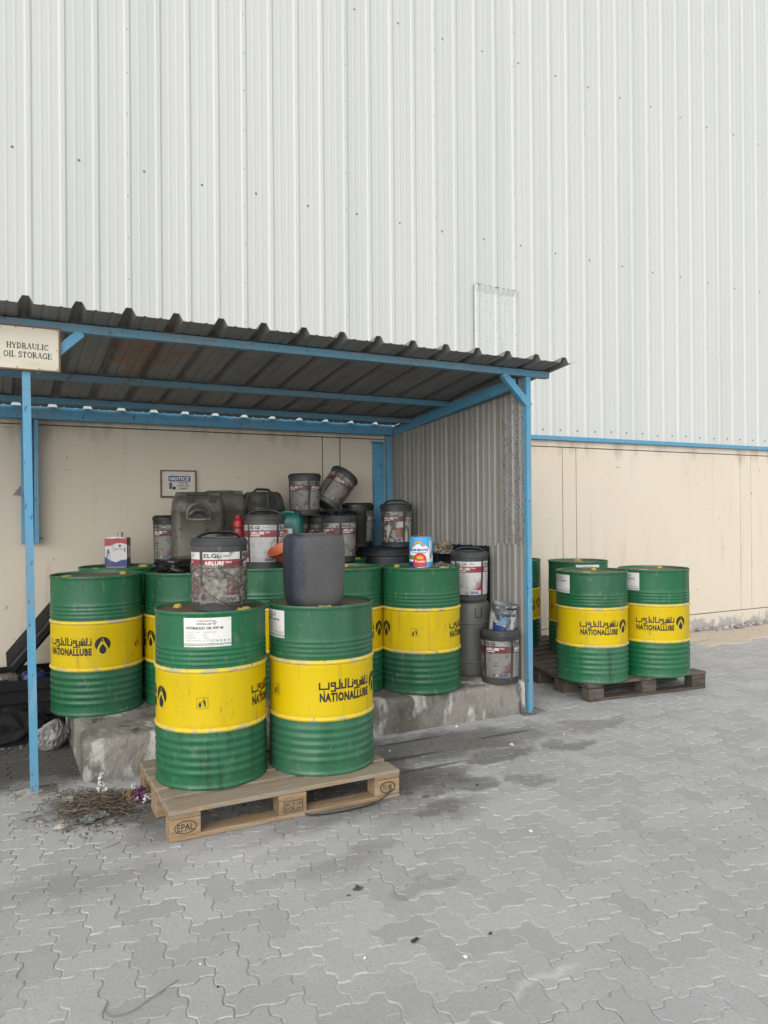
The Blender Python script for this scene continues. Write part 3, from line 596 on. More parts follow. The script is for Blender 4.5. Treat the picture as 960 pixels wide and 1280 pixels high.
# side wall of narrow ribbed sheets
def side_sheet(y0, y1, z0, z1a, z1b, m, dx=0., pitch=.075):
    n = max(1, round((y1 - y0) / pitch)); st = (y1 - y0) / n; vs, fs = [], []
    pr = [(0, y0)]
    for k in range(n):
        a = y0 + st * k; h_ = -.010 if k % 3 == 1 else -.005
        pr += [(0, a + st * .30), (h_, a + st * .46), (h_, a + st * .66), (0, a + st * .84)]
    pr.append((0, y1))
    for x, y in pr:
        zz = z1a + (z1b - z1a) * (y - y0) / (y1 - y0)
        for z in (z0, zz): vs.append((3.538 - .050 * (y + 2.005) + x + dx, y, z))
    fs = [(2 * i, 2 * i + 2, 2 * i + 3, 2 * i + 1) for i in range(len(pr) - 1)]
    mb = MB(); mb.add(vs, fs); o = mb.obj('side_sheet', m, sh, smooth=0); q = o.modifiers.new('thickness', 'SOLIDIFY'); q.thickness = .0012; return o
zt_ = lambda y: rz_(y) - .001
for a, b in ((-.905, -.06), (-1.78, -.895)): side_sheet(a, b, 1.235, zt_(a), zt_(b), m_side, .0015 if a < -1 else 0)
side_sheet(-2.014, -1.772, 1.258, zt_(-2.0), zt_(-1.77), m_siderust, -.003)
side_sheet(-2.014, -1.60, .02, 1.262, 1.262, m_side, .0)
side_sheet(-1.62, -.06, .02, 1.24, 1.24, m_navy, .004, .18)

# ------------------------------------------------------------------ concrete slab in the shed: worn edges
bm = bmesh.new()
x0, x1, y0, y1, zs = .432, 3.520, -2.03, -.002, .240
NXs, NYs = 90, 46
def slab_pt(x, y, z):
    n = noise.noise(Vector((x * 3.1, y * 3.1, z * 9))) * .004 + noise.noise(Vector((x * 13, y * 13, z * 17))) * .0035
    return n
grid = [[None] * (NYs + 1) for _ in range(NXs + 1)]
for i in range(NXs + 1):
    for j in range(NYs + 1):
        x = x0 + (x1 - x0) * i / NXs; y = y0 + (y1 - y0) * (j / NYs) ** 1.5
        dF, dL = (y - y0), (x - x0); drop = 0
        for d in (dF, dL): drop += .016 * max(0, 1 - d / .035) ** 2
        wob = slab_pt(x, y, 0)
        front = max(0, 1 - dF / .15)
        grid[i][j] = bm.verts.new((x, y, zs - drop + wob * (1.2 if front > 0 else .35) - .007 * front * (noise.noise(Vector((x * 1.7, 3, 0))) + .5)))
for i in range(NXs):
    for j in range(NYs): bm.faces.new((grid[i][j], grid[i + 1][j], grid[i + 1][j + 1], grid[i][j + 1]))
def skirt(edge, nx, ny):
    rows = [edge]
    for lv in range(1, 7):
        t = lv / 6; row = []
        for v in edge:
            z = v.co.z * (1 - t) - .02 * t; wv = (slab_pt(v.co.x + 5, v.co.y, z) * 1.6 + .003 * math.sin(t * 3.1)) * min(1, (v.co.x - x0) / .12 if ny else (v.co.y - y0) / .12)
            row.append(bm.verts.new((v.co.x + nx * wv, v.co.y + ny * wv, z)))
        rows.append(row)
    for a, b in zip(rows, rows[1:]):
        for p in range(len(a) - 1): bm.faces.new((a[p], b[p], b[p + 1], a[p + 1]))
skirt([grid[i][0] for i in range(NXs + 1)], 0, -1); skirt([grid[0][j] for j in range(NYs + 1)], -1, 0); skirt([grid[NXs][j] for j in range(NYs + 1)], .0, 0)
bmesh.ops.recalc_face_normals(bm, faces=bm.faces)
me = bpy.data.meshes.new('concrete_slab'); bm.to_mesh(me); bm.free(); me.materials.append(m_conc)
me.polygons.foreach_set('use_smooth', [True] * len(me.polygons)); me.set_sharp_from_angle(angle=R(60))
tag(link('concrete_slab', me), 'low stained concrete slab with worn edges under the shed roof', 'slab')
SLAB = .240

# ------------------------------------------------------------------ signs
def stroke_letter(ch):
    T, t = .17, .07
    arc = lambda cx, cy, rx, ry, a0, a1, n=12: [(cx + rx * math.cos(R(a0 + (a1 - a0) * i / n)), cy + ry * math.sin(R(a0 + (a1 - a0) * i / n))) for i in range(n + 1)]
    sf = lambda x, y, w_=.17: ([(x - w_, y), (x + w_, y)], .06)
    v = lambda x, a=0., b=1.: ([(x, a), (x, b)], T)
    D = {'H': [v(.2), v(.85), ([(.2, .5), (.85, .5)], t), sf(.2, .03), sf(.2, .97), sf(.85, .03), sf(.85, .97)],
         'Y': [([(.15, .97), (.52, .45)], T), ([(.90, .97), (.52, .45)], t), v(.52, 0, .45), sf(.52, .03), sf(.15, .97), sf(.88, .97, .13)],
         'D': [v(.2), (arc(.35, .5, .5, .47, -90, 90), .13), ([(.05, .03), (.35, .03)], t), ([(.05, .97), (.35, .97)], t)],
         'R': [v(.2), (arc(.45, .74, .27, .23, -90, 90), .12), ([(.05, .97), (.45, .97)], t), ([(.2, .5), (.45, .5)], t), ([(.45, .5), (.88, .03)], T), sf(.2, .03), sf(.90, .03, .1)],
         'A': [([(.12, .03), (.5, .97)], t), ([(.5, .97), (.86, .03)], T), ([(.28, .34), (.7, .34)], t), sf(.12, .03, .13), sf(.88, .03)],
         'U': [v(.2, .3, 1), (arc(.52, .32, .32, .29, 180, 360), .10), ([(.84, .3), (.84, 1)], t), sf(.2, .97), sf(.84, .97, .13)],
         'L': [v(.2), ([(.05, .03), (.8, .03)], t), ([(.8, .03), (.82, .28)], t), sf(.2, .97)],
         'I': [v(.25), sf(.25, .03), sf(.25, .97)],
         'C': [(arc(.55, .5, .42, .47, 50, 310), .13), ([(.84, .7), (.86, 1)], t)],
         'O': [(arc(.52, .5, .42, .46, 0, 360, 20), .13)],
         'S': [(arc(.45, .74, .26, .22, 30, 270, 10) + arc(.45, .27, .27, .24, 90, -150, 10), .13), ([(.7, .75), (.71, .98)], t), ([(.18, .25), (.17, .02)], t)],
         'T': [v(.5), ([(.1, .96), (.9, .96)], t), ([(.1, .97), (.08, .75)], t), ([(.9, .97), (.92, .75)], t), sf(.5, .03)],
         'G': [(arc(.55, .5, .42, .47, 50, 320), .13), ([(.84, .7), (.86, 1)], t), ([(.84, .08), (.84, .42)], T), sf(.84, .42)],
         'E': [v(.2), ([(.05, .03), (.85, .03)], t), ([(.05, .97), (.8, .97)], t), ([(.2, .52), (.6, .52)], t), ([(.85, .03), (.88, .28)], t), ([(.8, .97), (.81, .75)], t), ([(.6, .40), (.6, .64)], t)]}
    wd = {'I': .5, 'L': .92, 'S': .85, 'E': .98}.get(ch, 1.05)
    return D[ch], wd
def serif_line(pr, s, u0, u1, v0, h, off):
    tot = sum(.45 if c == ' ' else stroke_letter(c)[1] + .06 for c in s); kx = (u1 - u0) / tot; x = u0; q = 0
    for c in s:
        if c == ' ': x += .45 * kx; continue
        st, wd = stroke_letter(c)
        for pts, w_ in st:
            pr.stroke([(x + a * kx, v0 + b * h) for a, b in pts], w_ * h, off + .00015 * (q % 5)); q += 1
        x += (wd + .06) * kx
sg = thing('shed_sign', 'cream board reading HYDRAULIC OIL STORAGE on the front post of the shed', 'sign', (.158, -2.062, 2.412))
W2, H2 = .166, .121
mb = MB(); mb.box(-W2 + .008, W2 - .008, -.008, .004, -H2 + .008, H2 - .008, .001); board = mb.obj('board', m_sign, sg, smooth=0)
for a in ((-W2, W2, H2 - .008, H2), (-W2, W2, -H2, -H2 + .008), (-W2, -W2 + .008, -H2 + .0085, H2 - .0085), (W2 - .010, W2, -H2 + .0085, H2 - .0085)):
    mb = MB(); mb.box(a[0], a[1], -.014, .006, a[2], a[3], .001); mb.obj('trim', m_signwood, sg, smooth=0)
pr = Print(lambda u, v, o: (u, -.008 - o, v)); serif_line(pr, 'HYDRAULIC', -.100, .108, -.004, .029, .0008); serif_line(pr, 'OIL STORAGE', -.114, .124, -.052, .030, .0008)
pr.obj('lettering', m_ink, board)
mb = MB()
for x, z in ((-.055, .108), (.03, .108), (.145, .105), (.148, .0), (.148, -.105), (.06, -.107), (-.05, -.107), (-.13, .1), (-.01, -.004)):
    mb.add([(x + .004 * math.cos(i * 1.047), -.0095, z + .004 * math.sin(i * 1.047)) for i in range(6)], [tuple(range(6))])
tag(mb.obj('nail_heads', m_screw, board, smooth=0, fix=False), kind='stuff')
ng = thing('notice_sign', 'small framed NOTICE sign with a blue header on the cream back wall', 'sign', (1.400, -.004, 1.770))
W2, H2 = .152, .118
mb = MB(); mb.box(-W2 + .011, W2 - .011, -.012, 0, -H2 + .012, H2 - .011, .001); nb_ = mb.obj('board', m_nwhite, ng, smooth=0)
for a in ((-W2, W2, H2 - .010, H2), (-W2, W2, -H2, -H2 + .016), (-W2, -W2 + .010, -H2 + .0165, H2 - .0105), (W2 - .010, W2, -H2 + .0165, H2 - .0105)):
    mb = MB(); mb.box(a[0], a[1], -.020, 0, a[2], a[3], .001); mb.obj('trim', m_signwood, ng, smooth=0)
pr = Print(lambda u, v, o: (u, -.012 - o, v)); pr.rect(-.085, .100, .022, .068, .0008); pr.obj('header', m_nblue, nb_)
pr = Print(lambda u, v, o: (u + (v - .045) * .2, -.012 - o, v)); pr.text('NOTICE', -.075, .088, .030, .060, .0018, 0, .03); pr.obj('lettering', m_ltext, nb_)
pr = Print(lambda u, v, o: (u, -.012 - o, v))
for t, a, b, z in (('PLACE', .005, .078, .002), ('USED OIL', -.012, .095, -.022), ('HERE', .012, .072, -.046)): pr.text(t, a, b, z, z + .015, .0008, 0, .02)
for z in (.0, -.018, -.036): pr.rect(-.080, -.055, z - .006, z + .009, .0008)
pr.rect(-.068, -.065, .008, .020, .0010); pr.disc(-.038, -.036, .014, .014, .0008)
pr.obj('lettering', m_ink, nb_)

# ------------------------------------------------------------------ oil drums
DR = .2845
def drum_proto():
    t = link('oil_drum', None); t.empty_display_size = .1
    body = lambda z: DR
    def ribs(z0, z1, n, a=.0044):
        out = []
        for k in range(n * 6 + 1):
            z = z0 + (z1 - z0) * k / (n * 6); out.append((DR + a * math.sin(math.pi * n * (z - z0) / (z1 - z0)) ** 2, z))
        return out
    low = [(0, .010), (.276, .010), (.279, .002), (.2865, 0), (.2895, .004), (.2895, .013), (.2855, .018), (DR, .028), (DR, .055)] + ribs(.060, .262, 5) + [(DR, .272), (DR, .284)]
    top = [(DR, .596), (DR, .606)] + ribs(.608, .706, 4, .0034) + [(DR, .72), (DR, .852), (.2858, .862), (.2895, .867), (.2900, .876), (.2870, .880), (.2830, .879), (.2800, .870), (.279, .862)]
    for nm_, q_ in (('lower_shell', low), ('upper_shell', top)):
        mb = MB(); mb.lathe(q_, 64); mb.obj(nm_, m_green, t, smooth=50, fix=True)
    mb = MB(); mb.lathe([(DR, .284), (DR + .0006, .312), (DR + .0012, .318), (DR + .0006, .324), (DR + .0006, .556), (DR + .0012, .562), (DR + .0006, .568), (DR, .596)], 64); mb.obj('band', m_yellow, t, smooth=50)
    for z in (.293, .587):
        mb = MB(); mb.lathe([(DR - .001, z - .013), (DR + .0035, z - .009), (DR + .0075, z - .004), (DR + .0080, z + .001), (DR + .0060, z + .006), (DR + .002, z + .010), (DR - .001, z + .013)], 64); mb.obj('hoop', m_hoop, t, smooth=50)
    mb = MB(); mb.lathe([(.279, .863), (.276, .861), (.20, .8625), (.0, .8630)], 48); lid = mb.obj('lid', m_lid, t, smooth=50)
    mb = MB(); mb.lathe([(.2885, .8772), (.2868, .8806), (.2832, .8796)], 64); mb.obj('rim', m_rim, t, smooth=50)
    for x, y, r in ((.185, -.10, .034), (-.19, .08, .020)):
        mb = MB(); mb.lathe([(r * 1.25, .862), (r * 1.25, .868), (r, .870), (r, .877), (r * .8, .879), (r * .7, .874), (0, .874)], 20); b = mb.obj('bung', m_bung, lid); b.location = (x, y, 0)
    RB = DR + .0010; mp = cyl(RB)
    for s_ in (0, math.pi):
        U = lambda deg: R(deg) * RB + s_ * RB
        p = Print(mp); p.text('NATIONALLUBE', U(54), U(116), .384, .432, .0006, 0, .052, 1.12)
        # the line above in squared Arabic strokes, drawn left to right as it reads on the drum
        h = .046; v0 = .447; wd = .0086; w0 = U(54); W_ = U(116) - U(54)
        X = lambda a: w0 + a * W_; Y = lambda b: v0 + b * h
        for q, pts in enumerate(([(.0, .75), (.0, .1), (.155, .1), (.155, .75)],                                   # beh
                    [(.20, .45), (.20, .75), (.265, .75), (.265, -.15), (.20, -.15)], [(.20, .42), (.265, .42)],       # waw
                    [(.265, .1), (.345, .1), (.345, 1.05)],                                                           # lam
                    [(.385, .62), (.385, .1), (.455, .1), (.455, 1.05)],                                              # lam
                    [(.505, 1.05), (.505, .1), (.505, .1)], [(.545, .1), (.595, .1), (.595, .62)], [(.505, .1), (.545, .1)],  # alef, noon
                    [(.635, .45), (.635, .70), (.695, .70), (.695, -.15), (.635, -.15)], [(.635, .40), (.695, .40)],    # waw
                    [(.695, .1), (.765, .1), (.765, .62)], [(.765, .1), (.83, .1), (.83, .62)], [(.80, .1), (.80, .55)], [(.83, .1), (.865, .1), (.865, .62)],  # yeh, sheen
                    [(.905, 1.05), (.905, .1)], [(.865, .1), (.905, .1)], [(.94, .1), (.985, .1), (.985, .62)])):
            p.stroke([(X(a), Y(b)) for a, b in pts], wd, .0006 + .00012 * (q % 4))
        for a, b in ((.075, -.18), (.595, .88), (.73, -.16), (.76, -.16), (.80, .82), (.825, .98), (.85, .82), (.985, .88)):
            p.rect(X(a) - .0038, X(a) + .0038, Y(b) - .0038, Y(b) + .0038, .0006)
        p.obj('lettering', m_ink, t)
        p = Print(mp); c = U(129); cz = .452
        p.disc(c, cz, .047, .047, .0006, 0, 28)
        drop = [(c + x * .040, cz + y * .052) for x, y in ((.02, .78), (.22, .38), (.55, -.05), (.86, -.55), (.70, -1.02), (.35, -1.28), (0, -1.34), (-.35, -1.28), (-.70, -1.02), (-.86, -.55), (-.60, -.10), (-.30, .30))]
        p.poly(drop, .0010, 1)
        drop2 = [(c + x * .040, cz + y * .052) for x, y in ((.0, .10), (.25, -.18), (.56, -.52), (.50, -.88), (.27, -1.10), (0, -1.17), (-.27, -1.10), (-.50, -.88), (-.52, -.52), (-.3, -.2))]
        p.poly(drop2, .0014, 0); p.poly([(c - .008, cz + .020), (c + .004, cz + .012), (c + .001, cz + .036)], .0016, 0)
        p.obj('logo', [m_ink, m_yprint], t)
        p = Print(mp); c = U(0); cz = .432
        for a, b, d, e in ((-.028, .028, -.028, -.0265), (-.028, .028, .0265, .028), (-.028, -.0265, -.028, .028), (.0265, .028, -.028, .028)): p.rect(c + a, c + b, cz + d, cz + e, .0006)
        p.poly([(c - .018, cz - .020), (c - .006, cz - .020), (c - .005, cz - .002), (c - .019, cz - .002)], .0006); p.rect(c - .019, c - .005, cz, cz + .004, .0006)
        p.disc(c + .009, cz + .019, .0035, .0035, .0006, 0, 10); p.poly([(c + .006, cz - .020), (c + .010, cz - .004), (c + .013, cz - .020), (c + .017, cz - .020), (c + .015, cz + .010), (c + .008, cz + .014), (c - .003, cz + .010), (c - .003, cz + .007), (c + .006, cz + .007)], .0006)
        p.obj('waste_bin_mark', m_ink, t)
    return t
DP = drum_proto()
def sticker_mesh():
    mp = cyl(DR + .0008); p = Print(mp); p.rect(-.118, .118, .708, .852, .0006, 0, 14); st = p.obj('sticker', m_white, None)
    p = Print(mp); o = .0012
    p.text('NATIONAL LUBE', -.052, .020, .818, .827, o, 0, .02); p.text('HYDRAULIC OIL AW 46', -.106, .078, .795, .809, o, 0, .035)
    for k, (a, b) in enumerate((('PRODUCT CODE :', 'HYDRAULIC AW'), ('VOLUME :', '208'), ('BATCH NO. :', '04041'), ('MFG. DAY/DATE :', '30 TH. MAR 24'))):
        z = .778 - k * .0135; p.text(a, -.106, -.106 + .0053 * len(a), z, z + .007, o, 1); p.text(b, -.020, -.020 + .0053 * len(b), z, z + .007, o, 1)
    p.rect(-.118, .118, .7225, .7250, o, 2, 10); p.rect(-.118, .118, .7165, .7190, o, 2, 10); p.rect(-.118, -.100, .7165, .7190, .0016, 3)
    p.ring(.035, .829, .009, .009, .003, o, 2); p.poly([(.030, .822), (.040, .822), (.035, .815)], o, 3)
    for x in (.045, .062, .080, .100): p.rect(x, x + .009, .733, .743, o, 1)
    p.text('LUBRICANTS', -.052, .024, .832, .841, o, 3)
    p.obj('lettering', [m_ink, m_lgrey, m_green, m_lred], st); return st
SP = sticker_mesh()
used = [0]; sticks = []
def drum(x, y, z, rec, label, group, stick=None, tilt=(0, 0)):
    t = DP if not used[0] else copy_tree(DP); used[0] = 1
    front = math.atan2(CAM.y - y, CAM.x - x); t.location = (x, y, z); t.rotation_euler = (tilt[0], tilt[1], front + R(rec) + math.pi / 2)
    tag(t, label, 'oil drum', group)
    if stick is not None: sticks.append((t, R(stick - rec)))
    return t
GS, GP, GO = 'oil drums standing on the shed slab', 'oil drums on the front pallet', 'oil drums on the dark pallets'
PZ = .1445
drum(1.014, -2.581, PZ, -9, 'green and yellow drum on the front pallet with a grimy label wrapped pail on top', GP, -3.7)
drum(1.604, -2.677, PZ, -56, 'green and yellow drum on the front pallet with a plain blue grey canister on top', GP, -66)
drum(.597, -1.234, SLAB, -122.6, 'green and yellow drum overhanging the left end of the slab beside the blue post', GS)
drum(1.180, -1.287, SLAB, -5, 'green and yellow drum with a crumpled black bag lying on its top', GS)
drum(1.760, -1.190, SLAB, 30, 'green drum behind the front pallet with the clean labelled pail and red bottle on top', GS)
drum(2.270, -1.530, SLAB, -70, 'green and yellow drum with bare top just behind the blue grey canister', GS)
drum(2.767, -1.782, SLAB, -8.4, 'green and yellow drum with a blue rainbow milk can on its top', GS)
drum(.833, -.557, SLAB, 60, 'green drum against the back wall with a red, white and blue oil tin on top', GS)
drum(1.430, -.520, SLAB, 10, 'green drum at the back wall carrying the large olive jerrycan with round handle hollow', GS)
drum(2.020, -.480, SLAB, 80, 'green drum at the back wall under the black domed jerrycan and the teal one', GS)
drum(2.600, -.560, SLAB, 40, 'green drum at the back wall under the grey pail with a torn plastic lid cover', GS)
drum(4.374, -1.829, PZ, -72, 'left front drum on the dark pallet outside, right of the blue post', GO, -60)
drum(4.977, -1.926, PZ, -82, 'right front drum on the dark pallet outside, lettering facing the open yard', GO, -46)
drum(5.131, -.825, PZ, 120, 'drum near the cream wall behind the two drums outside, white sticker facing front', GO, 20)
drum(4.724, -.300, PZ, -65, 'drum standing by the cream wall half hidden behind the right blue post', GO)
for t, a in sticks: s_ = copy_tree(SP, t); s_.rotation_euler = (0, 0, a)
for o in list(SP.children_recursive) + [SP]: bpy.data.objects.remove(o)

# ------------------------------------------------------------------ pallets
def pallet(name, label, loc, rz, L, Wd, m, mt, ntop=5, stamps=True, worn=0.):
    t = thing(name, label, 'pallet', loc, rz, 'wooden pallets')
    def bd(nm, x0, x1, y0, y1, z0, z1, mat):
        mb = MB(); cx, cy, cz = (x0 + x1) / 2, (y0 + y1) / 2, (z0 + z1) / 2
        mb.box(x0 - cx, x1 - cx, y0 - cy, y1 - cy, z0 - cz, z1 - cz, .003); o = mb.obj(nm, mat, t, (cx, cy, cz), smooth=0)
        o.rotation_euler = (rng.uniform(-1, 1) * worn, rng.uniform(-1, 1) * worn * .4, rng.uniform(-1, 1) * worn * .6); return o
    ys = [(0, .1), (Wd / 2 - .0725, Wd / 2 + .0725), (Wd - .1, Wd)]; xs = [(0, .145), (L / 2 - .0725, L / 2 + .0725), (L - .145, L)]
    blocks = []
    for a, b in ys: bd('board', 0, L, a, b, .0, .022, m)
    for a, b in ys:
        for c, d in xs: blocks.append(bd('block', c + .001, d - .001, a + .001, b - .001, .0225, .0995, m))
    for c, d in xs: bd('board', c, d, .001, Wd - .001, .100, .1215, m)
    wt = [.145, .10, .145, .10, .145] if ntop == 5 else [.10] * ntop
    gp = (Wd - sum(wt)) / (ntop - 1); y = 0
    for k in range(ntop): bd('board', -rng.uniform(0, .006), L + rng.uniform(0, .006), y, y + wt[k], .122, .1445, mt); y += wt[k] + gp
    return t, blocks
pf, bl = pallet('wooden_pallet', 'tan wooden pallet stamped EPAL carrying two drums in front of the slab', (.700, -3.034, 0), -.0009, 1.2, .8, m_wood, m_woodtop, worn=.004)
def stamp(blk, kind):
    y = -.0495; p = Print(lambda u, v, o: (u, y - o, v)); o = .0012
    if kind == 'EPAL': p.ring(0, 0, .052, .030, .0035, o); p.text('EPAL', -.038, .038, -.015, .016, o + .0003, 0, .0)
    elif kind == 'EUR': p.ring(0, 0, .046, .032, .0035, o); p.ring(0, 0, .040, .026, .002, o + .0003); p.text('EUR', -.026, .026, -.012, .013, o + .0006, 0, .0)
    else:
        for a, b, c, d in ((-.05, .05, .024, .027), (-.05, .05, -.027, -.024), (-.05, -.047, -.027, .027), (.047, .05, -.027, .027)): p.rect(a, b, c, d, o)
        p.text('IPPC', -.042, -.012, .002, .018, o + .0003); p.text('BY 5-04', -.004, .042, .004, .018, o + .0003); p.text('HT DB', -.042, .006, -.018, -.004, o + .0003); p.rect(.014, .040, -.016, -.012, o + .0003)
    p.obj('stamp', m_stamp, blk)
stamp(bl[0], 'EPAL'); stamp(bl[1], 'IPPC'); stamp(bl[2], 'EUR')
pallet('wooden_pallet', 'dark old pallet under the two front drums outside on the yard', (4.150, -2.035, 0), R(-5.5), 1.2, .8, m_wooddk, m_wooddk, worn=.010)
pallet('wooden_pallet', 'dark slatted pallet behind, with open slats seen by the right blue post', (4.130, -1.215, 0), R(1.5), 1.30, 1.20, m_wooddk, m_wooddk, 7, worn=.010)

# ------------------------------------------------------------------ pails with printed labels
def pail_geo(name, r0, r1, h, m, loc, rz, label, group, crumpled=False, panels=4, turn=0., handle=True, grimy=True, cat='pail', lip=1.0):
    t = thing(name, label, cat, loc, 0, group); t.rotation_euler = (0, 0, rz)
    k = h / .38; rr = lambda z: r0 + (r1 - r0) * z / h
    mb = MB(); mb.lathe([(0, .006), (r0 - .012, .006), (r0 - .008, 0), (r0, .004), (rr(.045), .045), (rr(.05) + .0015, .05), (rr(h * .80), h * .80), (rr(h * .82) + .002, h * .82), (rr(h * .86) + .002, h * .86), (r1 + .001, h * .90)], 44); mb.obj('body', m, t)
    zt = h * .90
    mb = MB(); mb.lathe([(r1 + .001, zt - .002), (r1 + .006 * lip, zt), (r1 + .006 * lip, zt + .020 * k), (r1 + .001, zt + .024 * k), (r1 - .004, zt + .034 * k), (r1 - .018, zt + .038 * k), (r1 - .022, zt + .030 * k), (0, zt + .030 * k)], 44); mb.obj('lid', m, t)
    if handle:
        zl = zt + .030 * k; mb = MB()
        mb.tube([(-r1 * .82, 0, zl), (-r1 * .66, 0, zl + .022), (-r1 * .40, 0, zl + .034), (0, 0, zl + .037), (r1 * .40, 0, zl + .034), (r1 * .66, 0, zl + .022), (r1 * .82, 0, zl)], .007, 8, rz=.012); mb.obj('handle', m_paildark, t)
    if panels:
        # printed panels follow the taper
        slope = (r1 - r0) / h
        def mp(u, v, o): rad = rr(v) + .0012 + o; return (rad * math.sin(u / r1), -rad * math.cos(u / r1), v)
        mp.step = r1 * R(4)
        zz = lambda f: h * .90 * f
        hw = r1 * R(41); mats = [m_cwhite if crumpled else m_lbodyd if grimy else m_lbody, m_cred, m_lpink, m_lwhited if grimy else m_lwhite, m_lredd if grimy else m_lred]
        p = Print(mp); n = 12
        p.rect(-hw, hw, zz(.79), zz(.90), .0004, 3, n); p.rect(-hw, hw, zz(.655), zz(.787), .0004, 4, n); p.rect(-hw, hw, zz(.145), zz(.65), .0004, 0, n)
        if crumpled: p.rect(hw * .25, hw, zz(.245), zz(.50), .0007, 1, 5)
        lp = p.obj('label', mats, t)
        q = Print(mp); o = .0016
        q.text('ELGi', -hw * .94, -hw * .18, zz(.812), zz(.880), o, 0, .025)
        q.rect(hw * .05, hw * .45, zz(.83), zz(.86), o, 2, 4)
        q.text('AIRLUBE', -hw * .90, hw * .10, zz(.705), zz(.765), o, 1, .02); q.text('PLUS', hw * .18, hw * .48, zz(.735), zz(.765), o, 1, .02); q.rect(-hw * .90, -hw * .2, zz(.675), zz(.688), o, 1, 3)
        if not crumpled:
            for j in range(7): q.rect(-hw * .9, -hw * .9 + hw * (.7 + .35 * ((j * 37) % 5) / 5), zz(.60 - .045 * j), zz(.612 - .045 * j), o, 2, 3)
        q.text('SEAK', hw * .10, hw * .82, zz(.165), zz(.225), o, 3, .04); q.rect(-hw * .15, hw * .02, zz(.165), zz(.225), o, 2, 2)
        q.obj('lettering', [m_ink, m_ltext, m_lgrey, m_lblue], lp)
        lp.rotation_euler = (0, 0, turn)
        for c in range(1, panels):
            l2 = copy_tree(lp, t); l2.rotation_euler = (0, 0, turn + c * 2 * math.pi / 4)
    return t
def face(x, y): return math.atan2(CAM.y - y, CAM.x - x) + math.pi / 2
GPa = 'charcoal oil pails stored in the shed'
dtop = SLAB + .863; ftop = PZ + .863
def pail(x, y, z, a, label, r=.146, h=.385, **k):
    return pail_geo('oil_pail', r * .92, r, h, k.pop('m', m_pail), (x, y, z), face(x, y) + R(a), label, GPa, **k)
P1 = pail(1.047, -2.628, ftop, 6, 'grimy pail with crumpled string tied label on the front left drum', r=.144, h=.378, crumpled=True, grimy=False)
mb = MB(); rs = .146
for tl, zc, ph in ((.055, .215, .3), (-.05, .225, 1.4), (.10, .13, 2.2), (-.11, .14, .9)):
    mb.tube([(( rs * (.945 + .06 * (zc + tl * math.sin(a + ph)) / .38)) * math.sin(a), -(rs * (.945 + .06 * (zc + tl * math.sin(a + ph)) / .38)) * math.cos(a), zc + tl * math.sin(a + ph)) for a in [2 * math.pi * i / 40 for i in range(41)]], .0032, 5)
mb.obj('string', m_string, P1)
mb = MB(); N_, ls = 120, []
for j in range(25):
    z = .035 + .205 * j / 24; l = []
    for i in range(N_):
        a = 2 * math.pi * i / N_; q = Vector((math.cos(a) * 2.2, math.sin(a) * 2.2, z * 13))
        d = .0035 + .012 * abs(noise.noise(q * 1.3)) + .007 * abs(noise.noise(q * 3.4 + Vector((9, 2, 1)))) - .004 * (1 if j in (0, 24) else 0)
        rr_ = .144 * (.92 + .08 * z / .378) + d; l.append((rr_ * math.sin(a), -rr_ * math.cos(a), z + .012 * noise.noise(q * .8) * (1 if j > 12 else 0)))
    ls.append(l)
mb.loops(ls, cap=False); mb.obj('crumpled_film', m_film, P1, smooth=40)
pail(1.786, -1.150, dtop, -4, 'pail with a clear white and red label between the red bottle and orange funnel', r=.152, h=.40, grimy=False)
pail(3.355, -1.945, SLAB, -6, 'pail on the slab at the right post with a dented paint tin on its lid', r=.145, h=.395, handle=False)
R1 = pail(3.300, -1.630, SLAB + .588, -2, 'pail with raised handle balanced on the grey upright canister', r=.145, h=.375, grimy=False); R1.rotation_euler.x = R(1.2)
pail(2.405, -.400, dtop + .392, -28, 'upright pail topmost in the middle of the heap, beside the tilted pail', r=.139, h=.36, handle=False)
tp = pail(2.655, -.40, dtop + .475, 20, 'pail tilted far over to the right at the top of the heap', r=.130, h=.36, handle=False); tp.rotation_euler = (R(-8), R(36), R(-10)); tp.location = (2.595, -.40, dtop + .472)
pail(2.290, -.400, dtop, 40, 'pail under the topmost upright pail, seen right of the teal jerrycan', r=.137, h=.385, handle=False)
pail(2.575, -.355, dtop, 60, 'pail squeezed in the shadow beneath the tilted pail', r=.135, h=.385, handle=False)
pg = pail(2.560, -.790, dtop, 50, 'grey pail with torn plastic over its lid and bare plastic facing front', r=.142, h=.40, handle=False)
pail(2.945, -.350, SLAB + .962, 75, 'black pail with a wide rim between the grey pail and the wrapped pail', r=.140, h=.40, m=m_paildark, handle=False, panels=2, lip=1.6)
pail(3.190, -.630, SLAB + .962, -14, 'pail with a creased dirty label in the back corner by the side wall', r=.139, h=.39, crumpled=True)
pail(1.245, -.390, dtop, -30, 'dark pail half hidden behind the left side of the olive jerrycan', r=.128, h=.40, m=m_paildark, handle=False)

